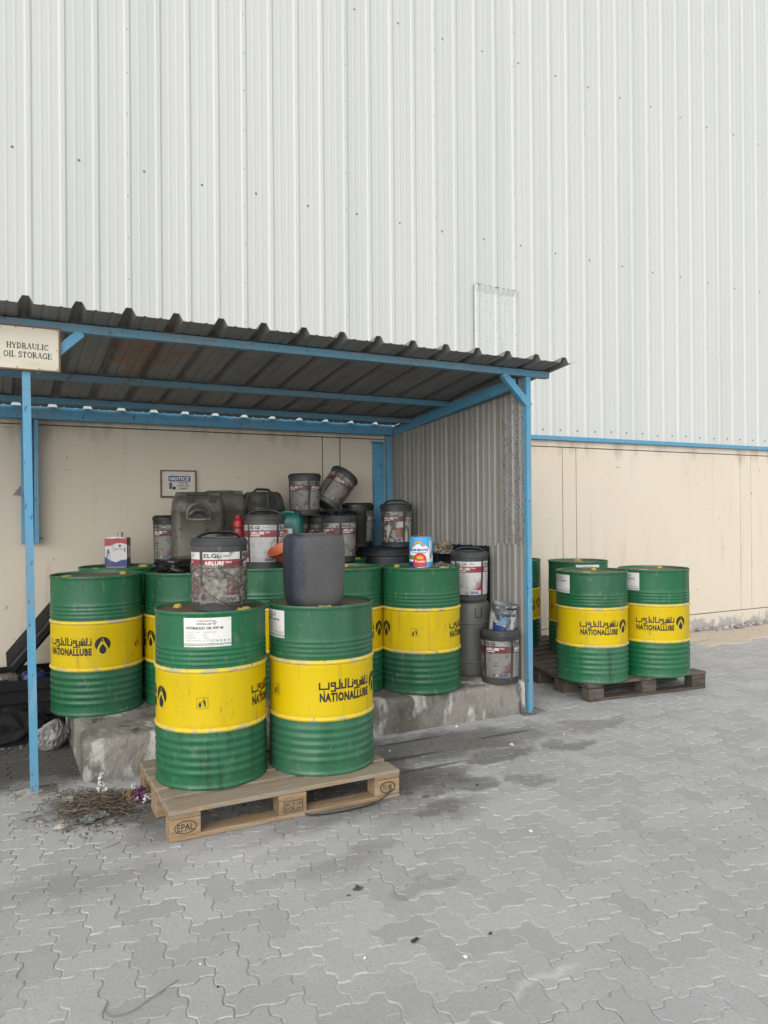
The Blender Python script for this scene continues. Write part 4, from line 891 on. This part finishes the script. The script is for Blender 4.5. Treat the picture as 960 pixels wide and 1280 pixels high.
# crumpled things ----------------------------------------------------------------
def crumple(name, m, loc, size, seed, label=None, cat=None, group=None, rz=0., rough=.32, sub=4, parent=None, smooth=70):
    bm = bmesh.new(); bmesh.ops.create_icosphere(bm, subdivisions=sub, radius=1)
    for v in bm.verts:
        d = v.co.normalized(); o = Vector((seed * 3.7, seed * 1.9, seed * 7.3))
        f = 1 + rough * (1 - 2.6 * abs(noise.noise(d * 1.7 + o))) * .6 + rough * .5 * (1 - 2.4 * abs(noise.noise(d * 4.3 + o))) + rough * .2 * noise.noise(d * 11 + o)
        p = d * f; p.z = max(p.z, -.72 + .03 * noise.noise(d * 5)); v.co = Vector((p.x * size[0], p.y * size[1], (p.z + .72) * size[2]))
    me = bpy.data.meshes.new(name); bm.to_mesh(me); bm.free(); me.materials.append(m)
    me.polygons.foreach_set('use_smooth', [True] * len(me.polygons)); me.set_sharp_from_angle(angle=R(smooth))
    return tag(link(name, me, parent, loc, rz), label, cat, group)
crumple('torn_plastic', m_bag, (0, 0, .386), (.125, .125, .028), 3, parent=pg, rough=.5)
crumple('bin_bag', m_bag, (1.150, -1.300, dtop + .001), (.150, .12, .050), 5, 'crumpled black plastic bag lying on a drum beside the grimy pail', 'bag', rough=.5)
def tied_bag(name, m, loc, r, h, seed, label, cat, lean=(0, 0)):
    n, ls = 72, []
    for j in range(29):
        t_ = j / 28; z = h * t_; base = r * (math.sin(math.pi * min(1, t_ * .62 + .16)) ** .7) * (1 - .80 * max(0, (t_ - .45) / .55) ** 1.3); l = []
        for i in range(n):
            a = 2 * math.pi * i / n; q = Vector((math.cos(a) * 1.6, math.sin(a) * 1.6, t_ * 2 + seed))
            fold = .10 + .25 * t_; k = 1 + fold * (.5 - abs(noise.noise(q * 2.6)) * 2.2) * .8 + .20 * noise.noise(q * .9 + Vector((4, seed, 1)))
            l.append((base * k * math.cos(a) * 1.15 + lean[0] * t_ ** 2, base * k * math.sin(a) + lean[1] * t_ ** 2, max(.002, z + .02 * noise.noise(q * 1.7) * min(1, t_ * 4))))
        ls.append(l)
    mb = MB(); mb.loops(ls); return tag(mb.obj(name, m, None, loc, smooth=50), label, cat)
def scrap_sheet(name, m, loc, w_, h, seed, up_, label=None, cat=None, parent=None, rz=0.):
    n, k = 16, 20; vs, fs = [], []
    for j in range(k + 1):
        for i in range(n + 1):
            u, v = i / n - .5, j / k; q = Vector((u * 3 + seed, v * 4, seed * 2.3)); d = .45 * noise.noise(q * 1.2) + .28 * noise.noise(q * 2.9) + .10 * noise.noise(q * 6)
            e = .18 * noise.noise(Vector((v * 5, seed, 3))) if i in (0, n) else 0
            x, y, z = (u + e) * w_ * (1 - .45 * v * up_), d * w_ * .9, v * h
            if up_: vs.append((x + .2 * w_ * noise.noise(q), y, z + .06 * h * noise.noise(q * 2)))
            else: vs.append((x, (v - .5) * h, .004 + abs(d) * w_ * .35))
    fs = [(j * (n + 1) + i, j * (n + 1) + i + 1, (j + 1) * (n + 1) + i + 1, (j + 1) * (n + 1) + i) for j in range(k) for i in range(n)]
    mb = MB(); mb.add(vs, fs); o = mb.obj(name, m, parent, loc, smooth=35); q = o.modifiers.new('thickness', 'SOLIDIFY'); q.thickness = .0012; o.rotation_euler = (0, 0, rz); return tag(o, label, cat)
tied_bag('plastic_sack', m_sack, (.300, -1.235, 0), .088, .185, 3, 'small dusty grey plastic sack on the ground beside the slab end', 'sack', (.045, 0))
crumple('oily_rag', m_rag, (3.44, -1.02, 1.155), (.065, .10, .055), 11, 'stained cream rag bundled in the corner beyond the rainbow milk can', 'rag', rough=.4)
# ------------------------------------------------------------------ jerrycans and other containers
def srect(a, b, e, n=44):
    return [(math.copysign(abs(math.cos(t)) ** (2 / e), math.cos(t)) * a, math.copysign(abs(math.sin(t)) ** (2 / e), math.sin(t)) * b) for t in [2 * math.pi * i / n for i in range(n)]]
def can_loops(mb, prof, a, b, e, dome=0.):
    ls = []
    for z, ka, kb in prof: ls.append([(x, y, z) for x, y in srect(a * ka, b * kb, e)])
    mb.loops(ls)
def jerry(loc, rz, a, b, h, m, label, kind, group='plastic jerrycans in the heap'):
    t = thing('jerrycan', label, 'jerrycan', loc, rz, group); mb = MB()
    pf_ = [(0, .90, .88), (.006, .94, .93), (.02 * h / .5, .985, .98), (.05, 1, 1), (h * .15, 1, 1), (h * .155, 1.012, 1.015), (h * .17, 1.012, 1.015), (h * .175, 1, 1), (h * .72, 1, 1), (h * .725, 1.014, 1.02), (h * .745, 1.014, 1.02), (h * .75, .995, .99), (h * .86, .97, .94), (h * .93, .92, .82), (h * .955, .86, .70), (h * .96, .80, .62)]
    can_loops(mb, pf_, a, b, 4.5); mb.obj('body', m, t, smooth=45)
    for s_ in (-1, 1):                                   # shoulders either side of the grip, which bridges them
        mb = MB(); can_loops(mb, [(h * .93, 1, 1), (h * .975, .98, .96), (h, .84, .78)], a * .24, b * .62, 4); o = mb.obj('shoulder', m, t, (s_ * a * .62, 0, 0), smooth=45)
    mb = MB(); mb.tube([(-a * .62, 0, h * .968), (-a * .3, 0, h * .975), (a * .3, 0, h * .975), (a * .62, 0, h * .968)], .016, 10, rz=.022); mb.obj('grip', m, t)
    mb = MB(); mb.lathe([(.032, h * .95), (.034, h * .955), (.034, h * .985), (.028, h * .99), (0, h * .99)], 20); mb.obj('cap', m_darkshade, t, (a * .1, b * .38, 0))
    if kind == 'hollow':
        cx, cz, r = -.01, h * .72, a * .42; pts = [(cx + r * math.cos(R(q)), -b * 1.0, cz + r * .85 * math.sin(R(q))) for q in range(180, -1, -15)]
        pts = [(cx - r, -b, cz - r * .55)] + pts + [(cx + r, -b, cz - r * .55), (cx, -b, cz - r * .62), (cx - r, -b, cz - r * .55)]
        mb = MB(); mb.tube(pts, .011, 8); mb.obj('handle_rim', m, t)
        p = Print(lambda u, v, o: (u, -b * 1.016 - o, v)); p.poly([(x, z) for x, y, z in pts[:-2]][::-1], .0004); hr = p.obj('hollow_shade', m_darkshade, t)  # flat dark shape painting the shade inside the handle hollow
        mb = MB(); mb.tube([(cx - r * .86, -b - .006, cz - r * .18), (cx - r * .4, -b - .012, cz + r * .20), (cx, -b - .012, cz + r * .28), (cx + r * .4, -b - .012, cz + r * .20), (cx + r * .86, -b - .006, cz - r * .18)], .020, 8); mb.obj('hand_grip', m, t)
        for x0 in (-.09, .075):
            mb = MB(); mb.box(x0, x0 + .045, -b * .985, -b * .955, h * .86, h * .955, .006); mb.obj('shoulder_rib', m_darkshade, t)
    return t
jerry((1.395, -.720, dtop), face(1.4, -.72) * .55, .198, .135, .575, m_jerry, 'largest olive grey jerrycan with an arched handle hollow, in front of the NOTICE sign', 'hollow')
jerry((1.700, -.360, dtop), face(1.7, -.36) * .7, .178, .12, .600, m_jerry, 'tall olive jerrycan standing behind the largest one, against the wall', '')
# domed black can at the back
t = thing('black_can', 'low black domed plastic can behind the clearly labelled pail', 'can', (2.020, -.400, dtop), R(20))
mb = MB(); can_loops(mb, [(0, .92, .92), (.02, .98, .98), (.05, 1, 1), (.43, 1, 1), (.44, 1.03, 1.03), (.46, 1.03, 1.03), (.47, .98, .98), (.53, .93, .92), (.57, .84, .82), (.59, .72, .70), (.592, .5, .5)], .175, .15, 3.2); mb.obj('body', m_jdark, t, smooth=45)
for k in range(10):
    a = 2 * math.pi * k / 10; mb = MB(); mb.tube([(.178 * math.cos(a), .153 * math.sin(a), .465), (.172 * math.cos(a), .147 * math.sin(a), .52), (.150 * math.cos(a), .128 * math.sin(a), .575)], .010, 6); mb.obj('rib', m_jdark, t)
mb = MB(); mb.tube([(-.10, 0, .585), (-.06, 0, .612), (.06, 0, .612), (.10, 0, .585)], .011, 8); mb.obj('handle', m_jdark, t)
# teal jerrycan
t = thing('jerrycan', 'teal green jerrycan with a white label beside the orange funnel', 'jerrycan', (2.125, -.760, dtop), face(2.12, -.76) - R(12), 'plastic jerrycans in the heap')
mb = MB(); can_loops(mb, [(0, .93, .9), (.012, .98, .97), (.04, 1, 1), (.27, 1, 1), (.33, .97, .96), (.37, .90, .86), (.40, .80, .66), (.405, .7, .55)], .115, .085, 4); mb.obj('body', m_teal, t, smooth=45)
mb = MB(); mb.tube([(-.075, 0, .36), (-.07, 0, .405), (-.02, 0, .420), (.04, 0, .415), (.05, 0, .385)], .014, 10); mb.obj('handle', m_teal, t)
mb = MB(); mb.lathe([(.026, .39), (.028, .395), (.028, .43), (.022, .435), (0, .435)], 18); mb.obj('cap', m_darkshade, t, (.072, 0, -.01))
p = Print(lambda u, v, o: (u, -.0855 - o, v)); p.rect(-.080, .045, .14, .285, .0006, 0); p.rect(-.032, .008, .245, .278, .0012, 1); p.rect(-.07, .035, .232, .237, .0012, 1); p.obj('label', [m_white, m_orange], t)
# blue-grey canister on the right front drum
t = thing('canister', 'plain dusty blue grey plastic canister upside down on the right front drum', 'canister', (1.534, -2.748, ftop), face(1.534, -2.748) + R(14))
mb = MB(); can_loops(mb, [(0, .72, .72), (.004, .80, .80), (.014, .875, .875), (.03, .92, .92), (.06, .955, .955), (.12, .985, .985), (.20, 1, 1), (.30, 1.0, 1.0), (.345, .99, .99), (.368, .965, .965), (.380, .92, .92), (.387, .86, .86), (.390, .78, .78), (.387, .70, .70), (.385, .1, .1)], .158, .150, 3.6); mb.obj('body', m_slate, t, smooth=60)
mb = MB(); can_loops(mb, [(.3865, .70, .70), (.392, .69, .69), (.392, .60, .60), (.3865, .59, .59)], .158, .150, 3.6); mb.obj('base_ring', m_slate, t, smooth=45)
# grey upright canister under a pail
t = thing('canister', 'tall dull grey plastic canister upright on the slab near the right post', 'canister', (3.325, -1.600, SLAB), face(3.3, -1.6))
pr_ = [(0, .0), (.13, 0), (.150, .008), (.156, .03), (.157, .10), (.161, .105), (.161, .118), (.156, .124), (.156, .40), (.160, .406), (.160, .420), (.156, .426), (.154, .53), (.146, .560), (.130, .575), (.120, .588), (0, .588)]
mb = MB(); mb.lathe(pr_, 40); mb.obj('body', m_grey, t, smooth=18)
p = Print(cyl(.1575)); 
for a, b, c, d in ((.035, .042, .455, .53), (.085, .092, .455, .53), (.042, .085, .455, .462)): p.rect(a, b, c, d, .0015)
p.obj('moulded_frame', m_darkshade, t)
# navy barrels at the back
t = thing('plastic_barrel', 'dark navy plastic barrel in the back corner under two pails', 'barrel', (3.175, -.490, SLAB))
mb = MB(); mb.lathe([(0, 0), (.26, 0), (.278, .015), (.285, .05), (.285, .25), (.289, .27), (.285, .29), (.285, .66), (.289, .68), (.285, .70), (.285, .86), (.278, .92), (.262, .950), (.25, .960), (.0, .960)], 44); mb.obj('body', m_navy, t)
mb = MB(); mb.lathe([(.288, .885), (.298, .89), (.298, .915), (.286, .92)], 44); mb.obj('clamp_ring', m_darkshade, t)
# red bottle
t = thing('bottle', 'thin red plastic bottle standing left of the clearly labelled pail', 'bottle', (1.615, -1.055, dtop))
mb = MB(); mb.lathe([(0, 0), (.036, 0), (.040, .006), (.040, .27), (.036, .30), (.036, .305), (.040, .31), (.040, .345), (.034, .362), (.020, .372)], 24); mb.obj('body', m_red, t)
mb = MB(); mb.lathe([(.021, .366), (.022, .37), (.022, .395), (.0, .397)], 18); mb.obj('cap', m_red, t)
mb = MB(); mb.lathe([(.0415, .298), (.0415, .307)], 24); mb.obj('neck_band', m_darkshade, t)
# orange funnel lying with its mouth toward the left
t = thing('funnel', 'orange plastic funnel lying between the labelled pail and the blue grey canister', 'funnel', (1.880, -1.385, dtop + .085)); t.rotation_euler = (R(12), R(-28), R(-10))
mb = MB(); mb.lathe([(.108, .095), (.112, .095), (.112, .090), (.104, .083), (.060, -.01), (.018, -.055), (.012, -.12), (.009, -.12), (.014, -.055), (.054, -.008), (.098, .083), (.106, .0915)], 32); mb.obj('cone', m_orange, t)
mb = MB(); mb.lathe([(.107, .0955), (.114, .0955), (.115, .089), (.108, .087)], 32); mb.obj('lip', m_orange, t)
# tin with screw cap
t = thing('oil_tin', 'scuffed red, white and blue rectangular tin with screw cap on a back drum', 'tin', (.845, -.405, dtop), face(.84, -.4) - R(14))
a, b, h = .085, .055, .228
mb = MB(); mb.loops([[(x, y, z) for x, y in srect(a * k, b * k, 9)] for z, k in ((0, 1), (h, 1))]); mb.obj('body', m_steel, t)
mb = MB(); mb.loops([[(x, y, z) for x, y in srect(a * k, b * k, 9)] for z, k in ((h - .006, 1.012), (h + .004, 1.012), (h + .004, .95), (h - .001, .94))], cap=False); mb.obj('rim', m_steel, t, smooth=30)
p = Print(lambda u, v, o: (u, -b - o - .0006, v))
p.rect(-a * .97, a * .97, .005, .224, .0004, 1); p.poly([(-a * .97, .224), (-a * .97, .165), (-a * .45, .168), (0, .185), (a * .5, .188), (a * .97, .176), (a * .97, .224)], .0009, 0)
p.poly([(-a * .97, .005), (a * .97, .005), (a * .97, .062), (a * .5, .058), (0, .040), (-a * .4, .050), (-a * .7, .068), (-a * .97, .085)], .0009, 2); p.disc(a * .35, .166, .010, .010, .0013, 2, 12); p.text('MOTOR OIL', -a * .05, a * .85, .135, .147, .0013, 0, .02)
p.obj('label', [m_tred, m_twhite, m_tblue], t)
for s_ in (-1, 1):
    p = Print(lambda u, v, o: (s_ * (a + o + .0006), u, v)); p.rect(-b * .9, b * .9, .005, .07, .0004, 2); p.rect(-b * .9, b * .9, .07, .165, .0004, 1); p.rect(-b * .9, b * .9, .165, .224, .0004, 0); p.obj('label', [m_tred, m_twhite, m_tblue], t)
mb = MB(); mb.lathe([(.014, h), (.014, h + .016), (.020, h + .018), (.020, h + .036), (.016, h + .039), (0, h + .039)], 18); mb.obj('cap', m_steel, t, (.022, 0, 0))
# rainbow milk can
t = thing('milk_can', 'blue and white RAINBOW milk powder can on a drum beside grit', 'can', (2.800, -1.735, dtop), face(2.8, -1.735) - R(4))
r, h = .086, .232
mb = MB(); mb.lathe([(0, .003), (r - .004, .003), (r, 0), (r + .002, .003), (r, .007), (r, h - .006), (r + .002, h - .003), (r, h), (r - .004, h - .004), (0, h - .005)], 36); mb.obj('body', m_steel, t)
mp = cyl(r + .0006); U = lambda d: R(d) * r; p = Print(mp)
p.rect(U(-150), U(150), .008, h - .007, .0003, 0, 40); p.poly([(U(q), .118 + .062 * math.cos(R(q * 1.5))) for q in range(-60, 61, 6)] + [(U(q), .085) for q in range(60, -61, -6)], .0006, 1)
p.rect(U(-88), U(88), .045, .092, .0005, 1, 16)
for j, mi in enumerate((3, 5, 2, 0)):
    rr_ = .052 - .006 * j; pts = [(U(-10) + rr_ * math.cos(R(q)), .150 + rr_ * .88 * math.sin(R(q))) for q in range(10, 171, 10)] + [(U(-10) + (rr_ - .006) * math.cos(R(q)), .150 + (rr_ - .006) * .88 * math.sin(R(q))) for q in range(170, 9, -10)]
    n = len(pts) // 2; p.shape(pts, [(i, i + 1, 2 * n - 2 - i, 2 * n - 1 - i) for i in range(n - 1)], .0009 + .0001 * j, mi)
p.rect(U(-88), U(-20), .062, .092, .0008, 2, 8); p.rect(U(-88), U(10), .008, .046, .0008, 4, 10)
p.poly([(U(-2) + .050 * math.cos(R(q)), .060 + .052 * math.sin(R(q))) for q in range(0, 181, 12)] + [(U(-2) - .050, .012), (U(-2) + .050, .012)], .0011, 3); p.rect(U(48), U(66), .05, .20, .0011, 6, 3)
lb = p.obj('label', [m_rsky, m_rwhite, m_rgreen, m_rred, m_rblue, m_ryel, m_twhite], t)
p = Print(mp); p.text('RAINBOW', U(-56), U(42), .122, .142, .0016, 0, .04); p.text('Milk', U(-16), U(18), .066, .088, .0017, 1, .03); p.text('Powder', U(-24), U(26), .040, .058, .0017, 2, .02); p.rect(U(-40), U(30), .110, .114, .0016, 0, 6)
p.obj('lettering', [m_rblue, m_ryel, m_rwhite], lb)
# dented paint tin
t = thing('paint_tin', 'dented scuffed white and blue paint tin leaning on the pail lid by the right post', 'tin', (3.395, -1.915, SLAB + .365), face(3.4, -1.9)); t.rotation_euler = (R(2), R(6), face(3.4, -1.9))
r, h = .100, .212
mb = MB(); mb.lathe([(0, .004), (r - .004, .004), (r, 0), (r + .003, .003), (r, .008)] + [(r - .0025 * math.sin(z * 260) ** 2, z) for z in [.012 + i * .0068 for i in range(28)]] + [(r, h - .006), (r + .003, h - .003), (r + .001, h), (r - .006, h - .008), (0, h - .008)], 36)
vs = []
for x, y, z in mb.v:
    d = noise.noise(Vector((x * 22, y * 22, z * 16))) * .010 * math.sin(math.pi * min(1, z / h)); kk = 1 - max(0, d) / r * 1.4; vs.append((x * kk, y * kk, z))
mb.v = vs; mb.obj('body', m_tmess, t)
mp = cyl(r + .0022); p = Print(mp)
p.poly([(U(-44), .012), (U(30), .012), (U(20), .050), (U(-10), .062), (U(-44), .085)], .0004, 0); p.poly([(U(-30), .060), (U(0), .062), (U(16), .078), (U(-6), .092), (U(-26), .082)], .0008, 1)
p.rect(U(10), U(66), .182, .196, .0004, 2, 6); lb = p.obj('label', [m_tblue, m_tpale, m_ink], t)
p = Print(mp); p.text('paints', U(-4), U(62), .122, .158, .0006, 0, .03); p.obj('lettering', m_ink, lb)

# grit spilled on the drum top beside the milk can
def chips(name, m, pts, parent=None):
    mb = MB()
    for (x, y, z, s_) in pts:
        bx = Matrix.Rotation(rng.uniform(0, 6.28), 4, 'Z') @ Matrix.Rotation(rng.uniform(-.6, .6), 4, 'X'); bx.translation = (x, y, z)
        q = [Vector(c) * s_ * rng.uniform(.6, 1.1) for c in ((1, 0, 0), (-.8, .2, 0), (.1, 1, 0), (0, -.9, 0), (.1, 0, .75), (0, .1, -.5))]
        mb.add([bx @ p_ for p_ in q], [(0, 2, 4), (2, 1, 4), (1, 3, 4), (3, 0, 4), (2, 0, 5), (1, 2, 5), (3, 1, 5), (0, 3, 5)])
    return mb.obj(name, m, parent, smooth=0, fix=True)
pts = []
for i in range(220):
    a, q = rng.uniform(0, 6.28), rng.random() ** .7; pts.append((2.915 + .105 * q * math.cos(a), -1.835 + .085 * q * math.sin(a), dtop + .004 + .045 * (1 - q) * rng.random(), rng.uniform(.005, .012)))
tag(chips('grit_heap', m_gravel, pts), kind='stuff')

# ------------------------------------------------------------------ junk at the left end of the shed
t = thing('leaning_board', 'dark slab shaped board leaning up to the right behind the left blue post', 'board', (.050, -.520, .470)); t.rotation_euler = (0, R(-50), 0)
mb = MB(); mb.box(0, .62, -.30, .27, -.085, 0, .02); mb.obj('panel', m_shadeblack, t)
mb = MB(); mb.box(.03, .56, -.303, -.300, -.030, -.018, .001); mb.obj('edge_strip', m_pail, t, smooth=0)
t = thing('scrap_crate', 'black slatted crate full of shadow on the ground behind the left blue post', 'crate', (-.10, -.50, 0))
mb = MB(); mb.box(-.50, .50, -.27, .27, .04, .30); mb.obj('shade_fill', m_shadeblack, t, smooth=0)  # solid dark block in place of the shade inside the crate
for z in (.02, .115, .21, .30):
    for y in (-.29, .278):
        mb = MB(); mb.box(-.53, .53, y, y + .014, z, z + .07, .003); mb.obj('slat', m_shadeblack, t, smooth=0)
for x in (-.545, .531):
    for y in (-.30, .28):
        mb = MB(); mb.box(x, x + .014, y, y + .03, 0, .38, .003); mb.obj('corner_batten', m_shadeblack, t, smooth=0)
t = thing('concrete_block', 'small pale grey block resting on the black crate behind the left post', 'block', (.035, -.60, .300), R(8))
mb = MB(); mb.box(-.095, .095, -.06, .06, 0, .085, .006); mb.obj('body', m_conc, t, smooth=0)
mb = MB(); mb.box(-.03, .03, -.064, -.0595, .02, .06, .002); mb.obj('recess_shade', m_darkshade, t, smooth=0)  # raised dark plate standing in for a shaded recess
t = thing('small_canister', 'small dark blue canister on the black crate beside the pale block', 'canister', (.235, -.62, .300), R(10))
mb = MB(); can_loops(mb, [(0, .92, .92), (.01, 1, 1), (.075, 1, 1), (.092, .85, .85), (.096, .6, .6)], .075, .06, 4); mb.obj('body', m_tblue, t)
mb = MB(); mb.lathe([(.02, .09), (.02, .112), (0, .112)], 14); mb.obj('cap', m_darkshade, t, (.03, 0, 0))
t = thing('dark_plank', 'dark wide plank standing on edge at the far left under the shed', 'plank', (-.10, -.93, .0), R(4))
mb = MB(); mb.box(-.62, .10, -.012, .012, 0, .215, .003); mb.obj('plank', m_wooddk, t, smooth=0)
mb = MB(); mb.box(.045, .075, -.020, -.0125, .0, .19, .002); mb.obj('batten', m_wooddk, t, smooth=0)
crumple('bin_bag', m_shadeblack, (.12, -.95, 0), (.16, .12, .10), 41, 'slumped black bag on the ground behind the left blue post', 'bag', rough=.45)
pts = [(rng.uniform(-.5, .42), rng.uniform(-1.25, -.80), .004, rng.uniform(.004, .014)) for _ in range(110)]
tag(chips('shed_litter', m_gravel, pts), kind='stuff')

# ------------------------------------------------------------------ swept-up twigs, scraps, strap, wire
mb = MB(); cx, cy = .400, -2.380
for i in range(300):
    a, q = rng.uniform(0, 6.28), rng.random() ** .6; k_ = rng.random() < .75; x = (cx if k_ else .55) + rng.gauss(0, .085 if k_ else .05); y = (cy - .03 if k_ else -2.47) + rng.gauss(0, .12 if k_ else .07); q = min(1, math.hypot(x - cx, (y - cy) * .7) / .22)
    z = .006 + .075 * (1 - q) * rng.random(); L = rng.uniform(.025, .12); d = rng.uniform(0, 6.28); bend = rng.uniform(-.5, .5); tl = rng.uniform(-.15, .3) * (1 - q * .6)
    p0 = Vector((x, y, z)); p1 = p0 + Vector((math.cos(d), math.sin(d), tl)) * L * .5; p2 = p1 + Vector((math.cos(d + bend), math.sin(d + bend), -tl * .4)) * L * .5
    p2.z = max(p2.z, .003); p1.z = max(p1.z, .003); rr_ = rng.uniform(.0009, .0026); mb.tube([p0, p1, p2], [rr_, rr_ * .8, rr_ * .4], 4)
tag(mb.obj('twig_heap', m_twig, smooth=0, fix=False), kind='stuff')
mb = MB()
for i in range(1700):
    a, q = rng.uniform(0, 6.28), rng.random() ** .55; k_ = rng.random() < .7; x = (cx if k_ else .56) + rng.gauss(0, .095 if k_ else .08); y = (cy - .04 if k_ else -2.45) + rng.gauss(0, .14 if k_ else .10); q = min(1, math.hypot(x - cx, (y - cy) * .7) / .22); z = .004 + .055 * (1 - q) * rng.random(); s_ = rng.uniform(.004, .013)
    xf = Matrix.Rotation(rng.uniform(0, 6.28), 3, 'Z') @ Matrix.Rotation(rng.uniform(-.7, .7), 3, 'X')
    mb.add([Vector((x, y, z)) + xf @ Vector(v) * s_ for v in ((1.2, 0, 0), (0, .5, .15), (-1.2, 0, 0), (0, -.5, .15))], [(0, 1, 2), (0, 2, 3)])
for i in range(160):
    x, y = rng.uniform(.85, 1.85), rng.uniform(-3.0, -2.35); s_ = rng.uniform(.006, .02); z = .004 + rng.random() * .012
    xf = Matrix.Rotation(rng.uniform(0, 6.28), 3, 'Z') @ Matrix.Rotation(rng.uniform(-.7, .7), 3, 'X')
    mb.add([Vector((x, y, z)) + xf @ Vector(v) * s_ for v in ((1.2, 0, 0), (0, .5, .15), (-1.2, 0, 0), (0, -.5, .15))], [(0, 1, 2), (0, 2, 3)])
tag(mb.obj('leaf_litter', m_leaf, smooth=0, fix=False), kind='stuff')
scrap_sheet('tissue', m_tissue, (.488, -2.330, .045), .060, .095, 2, 1, 'ragged white tissue stuck upright in the twig heap', 'tissue', rz=.5)
scrap_sheet('plastic_scrap', m_bluecloth, (.425, -2.60, .014), .13, .07, 5, 0, 'flattened pale blue plastic scrap at the front of the twig heap', 'scrap', rz=.4)
scrap_sheet('paper_scrap', m_sack, (.305, -2.33, .030), .10, .06, 7, 0, 'dull grey paper scrap on the left side of the twig heap', 'scrap', rz=-.2)
crumple('stone', m_rubble, (.265, -2.62, .0), (.022, .018, .013), 27, 'small pale stone beside the front left of the twig heap', 'stone', rough=.3)
t = thing('sweet_wrapper', 'crumpled purple and tan foil wrapper beside the left corner of the front pallet', 'wrapper', (.650, -2.44, .004))
scrap_sheet('foil', m_pinkwrap, (.014, -.012, .004), .085, .075, 11, 1, parent=t, rz=.3)
scrap_sheet('foil', m_goldwrap, (-.035, .01, .004), .085, .060, 13, 1, parent=t, rz=-.4)
scrap_sheet('foil', m_tissue, (.045, -.045, .002), .06, .04, 15, 1, parent=t, rz=.8)
scrap_sheet('foil', m_tissue, (-.01, .035, .03), .03, .055, 17, 1, parent=t, rz=-.2)
def curve_thing(name, pts, r, m, label, cat, rz=None):
    P = [Vector(p_) for p_ in pts]; out = []
    for i in range(len(P) - 1):
        a, b, c, d = P[max(i - 1, 0)], P[i], P[i + 1], P[min(i + 2, len(P) - 1)]
        for k in range(6):
            u = k / 6; out.append(.5 * ((2 * b) + (-a + c) * u + (2 * a - 5 * b + 4 * c - d) * u * u + (-a + 3 * b - 3 * c + d) * u ** 3))
    out.append(P[-1]); mb = MB(); mb.tube(out, r, 7, rz=rz); return tag(mb.obj(name, m), label, cat)
curve_thing('packing_strap', [(1.34, -3.00, .012), (1.40, -3.06, .008), (1.55, -3.088, .008), (1.72, -3.075, .010), (1.83, -3.045, .035), (1.86, -3.00, .085), (1.84, -2.93, .095), (1.78, -2.88, .05)], .0035, m_strap, 'dark packing strap curling out from under the front pallet', 'strap', rz=.009)
curve_thing('wire', [(.515, -4.075, .004), (.47, -4.10, .004), (.41, -4.135, .004), (.355, -4.165, .004), (.305, -4.16, .004), (.285, -4.125, .004), (.295, -4.09, .004)], .0013, m_wire, 'thin grey wire loop lying on the pavers at lower left', 'wire')
pts = []
for x, y, s_ in ((2.228, -3.718, .018), (1.404, -4.406, .012), (2.862, -2.10, .016), (.60, -4.02, .006), (1.10, -4.25, .007), (2.95, -2.62, .02), (.42, -3.05, .008), (2.20, -2.35, .012), (1.02, -3.55, .008), (.35, -3.42, .007), (3.4, -2.6, .012)): pts.append((x, y, .003, s_))
for _ in range(120): pts.append((rng.uniform(-1, 4), rng.uniform(-4.9, -2.0), .001, rng.uniform(.0012, .0032)))
tag(chips('white_litter', m_litter, pts), kind='stuff')
pts = [(1.294, -4.245, .004, .016), (1.31, -4.240, .004, .012), (1.285, -3.80, .003, .012), (1.56, -4.33, .003, .010), (2.35, -3.1, .003, .012), (.62, -4.17, .003, .008)]
for _ in range(220): pts.append((rng.uniform(-1, 4.5), rng.uniform(-5, -2.0), .001, rng.uniform(.0012, .004)))
tag(chips('dark_litter', m_darkgrit, pts), kind='stuff')
# broken plaster and sand along the foot of the cream wall
pts = []
for _ in range(420):
    x = rng.uniform(4.9, 12.5); d = rng.random() ** 2.2 * .38; pts.append((x, -.02 - d, .008, rng.uniform(.010, .042) * (1 - d * 1.2)))
for _ in range(60): pts.append((rng.choice((8.1, 8.75, 9.6)) + rng.gauss(0, .18), -.05 - abs(rng.gauss(0, .07)), .02, rng.uniform(.03, .07)))
tag(chips('plaster_rubble', m_rubble, pts), kind='stuff')
def spill(cx, cy, rx, ry, seed, z=.007):
    n, mR = 56, 7; vs, fs = [(cx, cy, z + .008)], []
    for j in range(1, mR + 1):
        for i in range(n):
            a = 2 * math.pi * i / n; k = 1 + .45 * noise.noise(Vector((math.cos(a) * 1.6, math.sin(a) * 1.6, seed))) + .32 * noise.noise(Vector((math.cos(a) * 6, math.sin(a) * 6, seed + 3)))
            t_ = j / mR; x = cx + rx * k * t_ * math.cos(a); y = min(cy + ry * k * t_ * math.sin(a), -.003)
            vs.append((x, y, z + .008 * (1 - t_ ** 2) - (.0085 if j == mR else 0) + .003 * noise.noise(Vector((x * 7, y * 7, seed)))))
    fs = [(0, 1 + i, 1 + (i + 1) % n) for i in range(n)]
    for j in range(mR - 1):
        for i in range(n): p_, q_ = 1 + j * n + i, 1 + j * n + (i + 1) % n; fs.append((p_, p_ + n, q_ + n, q_))
    mb = MB(); mb.add(vs, fs); tag(mb.obj('sand_spill', m_sand, smooth=60), kind='stuff')
for a in ((6.9, -.30, .75, .26, 4), (8.0, -.40, .70, .34, 9, .0075), (8.85, -.26, .55, .22, 15, .0072), (9.7, -.50, .85, .45, 21, .0078), (11.0, -.42, .9, .40, 27), (7.4, -.70, .42, .16, 33, .0065), (8.7, -.80, .60, .20, 39, .0066), (7.9, -.62, .5, .16, 45, .0074)): spill(*a)
